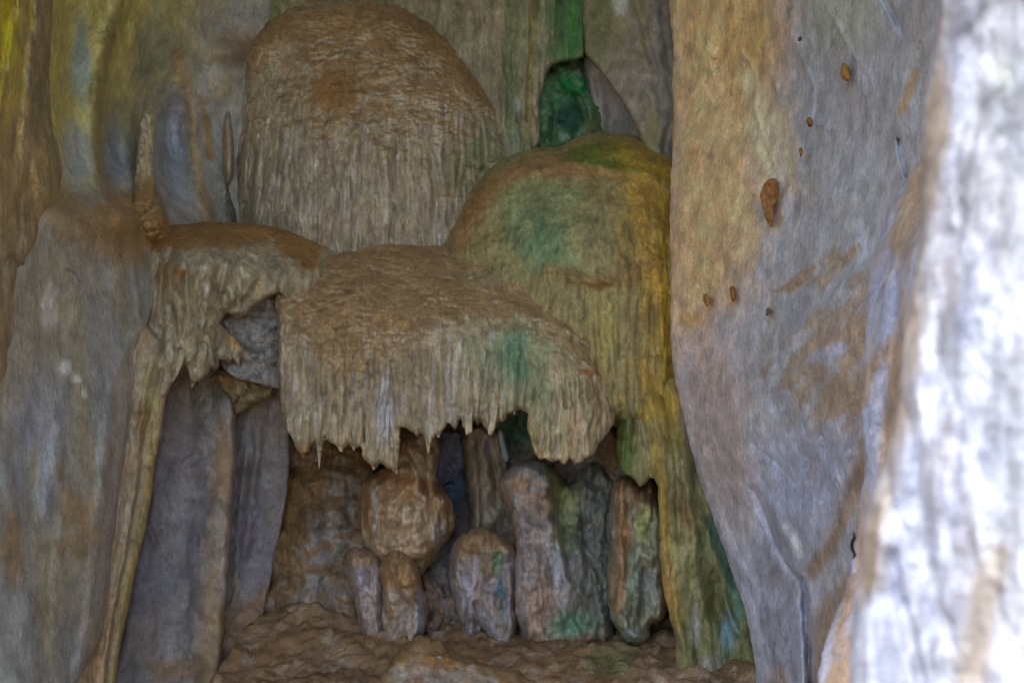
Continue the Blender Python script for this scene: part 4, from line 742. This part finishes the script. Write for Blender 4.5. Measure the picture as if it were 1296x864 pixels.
# ------------------------------------------------------------------ right side
relief('cave_wall', [(838, -260), (846, 20), (853, 46), (851, 100), (853, 170), (847, 240), (849, 330), (848, 430), (854, 480), (868, 555), (890, 622), (915, 690), (938, 755), (952, 810), (962, 920), (1440, 920), (1440, -260)],
       [(845, 0, 7.7), (850, 200, 7.55), (850, 430, 7.35), (900, 640, 7.1), (955, 860, 6.75), (950, 100, 7.0), (950, 400, 6.7), (1000, 640, 6.3), (1050, 100, 6.1), (1050, 400, 5.75), (1020, 760, 6.15), (1040, 860, 5.9), (1120, 100, 5.4), (1100, 420, 5.3), (1090, 640, 5.5), (1200, 0, 4.6), (1250, 400, 4.3), (1250, 864, 4.3)],
       'wall', step=2, smooth=1, rim=(8, .06), edge=(3, 20), back=1.0, lump=(.07, .35), fine=(.007, .03), crag=(.005, .42),
       ridges=[([(990, 20), (1020, 60), (1028, 110), (1022, 180)], 6, .03), ([(965, 60), (985, 120), (1005, 170), (1012, 240)], 5, .035), ([(955, 130), (960, 200), (985, 250), (1005, 300)], 6, .04), ([(872, 120), (884, 108), (898, 124), (904, 150), (892, 178), (876, 186)], 3, .03), ([(938, 66), (962, 100), (955, 140), (975, 190), (990, 240), (975, 262)], 3, .035), ([(1000, 40), (1022, 90), (1030, 130), (1018, 160)], 3, .035), ([(1060, 30), (1075, 70), (1100, 90), (1108, 120)], 3, .03), ([(1030, 260), (1080, 170), (1095, 150)], 1.5, -.02), ([(860, 300), (930, 270), (975, 190)], 1.5, -.015), ([(950, 560), (1000, 600), (1020, 640)], 1.5, -.015), ([(1116, -10), (1128, 18), (1142, 44)], 3, -.16), ([(1136, 178), (1141, 203), (1147, 224)], 2.5, -.12), ([(1145, 40), (1140, 120), (1138, 190)], 6, .04),
               ([(1085, 305), (1050, 340), (1020, 366), (985, 398)], 7, .10), ([(1100, 340), (1065, 368), (1035, 398), (1000, 428), (975, 475)], 8, .13), ([(1095, 395), (1055, 428), (1015, 470), (990, 500)], 7, .10), ([(1095, 470), (1055, 520), (1030, 560)], 9, .12), ([(1092, 540), (1050, 600), (1025, 660)], 9, .10), ([(1060, 330), (1030, 350), (1000, 375)], 5, -.06),
               ([(952, 620), (972, 665), (996, 715), (1016, 742)], 3, -.05), ([(960, 610), (985, 655), (1008, 705), (1020, 742)], 5, .04), ([(985, 665), (1005, 690), (1016, 730)], 5, .04), ([(1017, 735), (1021, 790), (1028, 880)], 3.5, -.22), ([(910, 660), (950, 740), (985, 830), (1000, 880)], 6, .05), ([(1060, 600), (1040, 680), (1018, 740)], 8, .04), ([(1085, 290), (1098, 330)], 3, .03)],
       bumps=[(900, 250, 50, 120, .06), (1000, 300, 60, 120, -.05), (1060, 450, 40, 60, .08), (935, 560, 40, 120, .07)],
       col=(108, 108, 112), var=.10, gain=1.28, stains=[('n', (2, 2, 1), .15, .25, (118, 118, 118), .6, 0),
               ('p', [(838, -260), (990, -260), (985, 60), (975, 150), (960, 300), (935, 380), (880, 440), (838, 430)], 40, (140, 113, 78), .92, 30, 0), ('e', (950, 60, 50, 70), (122, 104, 66), .6, .6, 0), ('p', [(938, 70), (965, 100), (1005, 170), (1015, 240), (985, 250), (955, 180)], 10, (134, 122, 100), .75, 12, 0), ('e', (886, 145, 16, 30), (132, 114, 80), .8, .5, .2),
               ('p', [(846, 420), (900, 400), (950, 480), (960, 600), (930, 680), (880, 600), (855, 500)], 36, (118, 104, 98), .8, 20, 0), ('n', (3, 3, 2), .25, .15, (96, 86, 72), .4, 0), ('e', (1070, 20, 60, 60), (112, 116, 106), .7, .6, 0), ('e', (880, 200, 10, 26), (110, 92, 58), .6, .5, 0), ('e', (875, 405, 22, 12), (118, 92, 52), .7, .6, .3),
               ('d', [(1085, 345), (1104, 335), (1102, 420), (1094, 500), (1096, 565), (1070, 560), (1035, 540), (995, 510), (972, 488), (980, 440), (1012, 420), (1050, 382)], 26, (112, 97, 82), .855, .12), ('d', [(1100, 400), (1096, 565), (1070, 560), (1050, 500), (1070, 420)], 14, (112, 97, 82), .85, -.1), ('d', [(1082, 308), (1086, 330), (1050, 370), (1020, 362), (1050, 332)], 12, (112, 97, 82), .85, .05), ('d', [(1040, 330), (1010, 345), (985, 368), (1005, 370)], 10, (108, 90, 70), .8, .1), ('l', [(1060, 440), (1030, 455)], 12, (116, 120, 142), .6, 5, 0),
               ('p', [(1090, 560), (1100, 600), (1085, 640), (1060, 690), (1030, 730), (1018, 720), (1050, 680), (1070, 610)], 8, (100, 80, 58), .9, 10, .7), ('e', (1028, 600, 14, 26), (98, 78, 54), .8, .6, .7), ('p', [(1030, 770), (1070, 720), (1085, 720), (1060, 920), (1025, 920)], 10, (100, 82, 64), .8, 10, .6),
               ('p', [(960, 560), (1080, 540), (1060, 640), (1010, 700), (970, 640)], 30, (110, 112, 128), .6, 20, 0), ('l', [(996, 665), (1012, 700)], 10, (132, 130, 126), .7, 4, 0), ('p', [(975, 640), (1016, 745), (1022, 920), (985, 920), (950, 740)], 14, (94, 92, 98), .7, 10, 0), ('l', [(915, 680), (950, 760), (985, 880)], 10, (122, 118, 126), .6, 6, 0), ('e', (985, 860, 20, 20), (112, 92, 70), .6, .5, .4), ('l', [(1160, 90), (1142, 140)], 8, (118, 98, 68), .8, 4, .5)],
       label='tall right hand cave wall, ochre at its edge turning blue grey with clay smears', cat='wall', seed=5.05)

relief('rock_rib', [(1196, 60), (1182, 130), (1166, 200), (1146, 225), (1128, 262), (1117, 288), (1108, 320), (1099, 350), (1098, 400), (1092, 460), (1086, 500), (1092, 540), (1096, 590), (1088, 630), (1080, 690), (1074, 740), (1052, 790), (1036, 840), (1030, 920), (1440, 920), (1440, 60)],
       [(1150, 240, 4.5), (1100, 400, 4.4), (1090, 560, 4.3), (1070, 740, 4.2), (1050, 860, 4.0), (1200, 300, 3.8), (1250, 600, 3.5), (1200, 860, 3.5)], 'wall', step=2, smooth=1, rim=(4, .05), edge=(3, 14), back=.5, lump=(.05, .25), fine=(.006, .03), crag=(.006, .25),
       ridges=[([(1150, 240), (1135, 300), (1120, 380), (1108, 460)], 7, .05), ([(1140, 330), (1130, 440), (1112, 560)], 8, -.04), ([(1080, 650), (1078, 720)], 5, .03)],
       col=(114, 114, 124), gain=1.08, stains=[('p', [(1165, 180), (1200, 180), (1170, 270), (1140, 330), (1120, 310), (1140, 250)], 8, (122, 102, 78), .9, 8, .5), ('p', [(1150, 370), (1165, 500), (1130, 720), (1040, 860), (1010, 920), (1120, 920), (1110, 640), (1116, 560), (1128, 470), (1138, 420)], 8, (114, 94, 72), .9, 12, .6), ('l', [(1128, 430), (1100, 470), (1092, 510)], 12, (112, 94, 74), .8, 6, .5), ('p', [(1085, 640), (1100, 600), (1095, 700), (1070, 800), (1040, 880), (1060, 780)], 5, (112, 92, 70), .8, 8, .6), ('e', (1120, 340, 16, 60), (116, 116, 130), .5, .5, 0), ('e', (1078, 700, 5, 40), (112, 116, 140), .8, .3, 0), ('n', (6, 6, 2), .2, .15, (118, 104, 88), .5, .3)],
       label='blue grey and tan rock rib between the right wall and bright pillar', cat='rock', seed=1.75)

relief('rock_pillar', [(1235, -420), (1194, 0), (1186, 50), (1174, 110), (1167, 160), (1167, 240), (1165, 290), (1156, 350), (1146, 410), (1142, 450), (1138, 520), (1126, 570), (1108, 610), (1094, 650), (1090, 690), (1086, 730), (1078, 770), (1074, 820), (1076, 920), (1060, 1300), (1600, 1300), (1600, -420)],
       [(1190, 0, 2.4), (1160, 300, 2.4), (1080, 700, 2.35), (1060, 880, 2.3), (1296, 0, 2.2), (1296, 400, 2.15), (1296, 860, 2.1), (1560, 400, 2.0)], 'pillar', step=3, smooth=2, rim=(40, .10), edge=(3, 40), back=.9, lump=(.028, .18), fine=(.005, .03), clip=(-60, 1620, -420, 1300),
       ridges=[([(1260, 100), (1230, 300), (1210, 500), (1190, 700)], 18, .03), ([(1200, 300), (1180, 480), (1150, 640)], 12, -.02), ([(1128, 700), (1140, 780), (1165, 870)], 5, -.02), ([(1145, 760), (1160, 820), (1172, 870)], 4, -.02), ([(1115, 640), (1102, 760), (1095, 880)], 8, .02)],
       flute=(.014, .06, 5, (-300, -200)), crag=(0, 1), col=(128, 130, 141), gain=.52, var=.08,
       stains=[('n', (9, 9, 3), .15, .3, (124, 114, 104), .5, 0), ('n', (22, 22, 6), .10, .14, (162, 164, 170), .85, 0), ('n', (14, 14, 4), .25, .14, (122, 126, 144), .5, 0),
               ('p', [(1160, 200), (1190, 0), (1205, 0), (1185, 260), (1160, 480), (1130, 640), (1110, 740), (1085, 770), (1090, 690), (1130, 560)], 16, (120, 104, 84), .85, 16, 0), ('p', [(1240, -260), (1400, -260), (1600, 920), (1270, 920), (1250, 500)], 40, (158, 158, 160), .6, 30, 0),
               ('l', [(1260, 700), (1235, 800), (1225, 900)], 26, (130, 116, 96), .7, 14, 0), ('e', (1270, 90, 20, 50), (126, 132, 106), .5, .6, 0)],
       label='bright white limestone pillar in the right foreground, out of focus', cat='pillar', seed=4.9)

# clay nests stuck on the ochre wall
def nest(poly, Y, lab, c=(108, 74, 42)):
    o = relief('clay_nest', poly, Y, 'mud', step=1.0, smooth=1, rim=(4, .03), edge=(1.8, 5), back=.1, inset=1, lump=(.02, .05), fine=(.006, .02), col=c, gain=1.0, stains=[('n', (20, 20, 20), .15, .15, (88, 54, 26), .5, 1)])
    o['label'] = lab; o['category'] = 'clay nest'; o['group'] = 'clay nests on the right wall'
nest([(964, 238), (970, 228), (980, 225), (986, 232), (986, 248), (982, 256), (978, 262), (980, 276), (977, 288), (971, 284), (966, 266), (962, 252)], 6.42, 'largest clay nest, a long rust brown drip on the right wall')
nest([(1064, 84), (1069, 78), (1076, 90), (1075, 102), (1070, 104), (1063, 97)], 5.72, 'drop shaped clay nest high on the blue grey part of the right wall', (112, 82, 40))
nest([(1020, 151), (1025, 148), (1030, 153), (1028, 160), (1023, 161)], 6.05, 'small round clay nest above the long rust brown drip')
nest([(1011, 188), (1014, 186), (1016, 192), (1014, 200), (1011, 197)], 6.15, 'tiny ochre clay nest just under the small round one', (112, 84, 46))
nest([(1009, 48), (1014, 46), (1015, 51), (1010, 53)], 6.15, 'tiny dark clay nest near the top edge of the right wall')
nest([(890, 374), (894, 369), (899, 378), (896, 389), (891, 385)], 6.95, 'oval clay nest low on the ochre edge of the wall')
nest([(923, 363), (928, 360), (931, 370), (930, 381), (925, 380)], 6.75, 'upright oval clay nest right of the low ochre one')
nest([(969, 391), (973, 388), (974, 396), (970, 400)], 6.42, 'small clay nest lying below the long rust drip, farthest right of the low ones')

# small dark root hook on the edge of the rock rib
def hook():
    P = np.array([(1080, 674), (1082, 680), (1079, 684), (1078, 690), (1079, 696), (1082, 701), (1080, 706)], float)
    t = np.linspace(0, 1, 24); tt = np.linspace(0, 1, len(P))
    cu, cv = np.interp(t, tt, P[:, 0]), np.interp(t, tt, P[:, 1])
    C = to3(cu, cv, np.full(24, 4.05)); th = np.linspace(0, 2 * pi, 8, endpoint=False)
    co = np.concatenate([C[k] + .0055 * (1 - .5 * abs(2 * t[k] - 1) ** 3) * np.stack([np.cos(th), np.sin(th), .5 * np.sin(th)], 1) for k in range(24)])
    faces = [[k * 8 + j, (k + 1) * 8 + j, (k + 1) * 8 + (j + 1) % 8, k * 8 + (j + 1) % 8] for k in range(23) for j in range(8)] + [list(range(8)), list(range(191, 183, -1))]
    o = mesh_obj('root_hook', co, faces, 'mud')
    paint(o, co, co[:, 0], co[:, 2], (26, 24, 24), [], None, 1, 1.0)
    tag(o, 'tiny dark curled root on the edge of the tan rock rib', 'root')
hook()
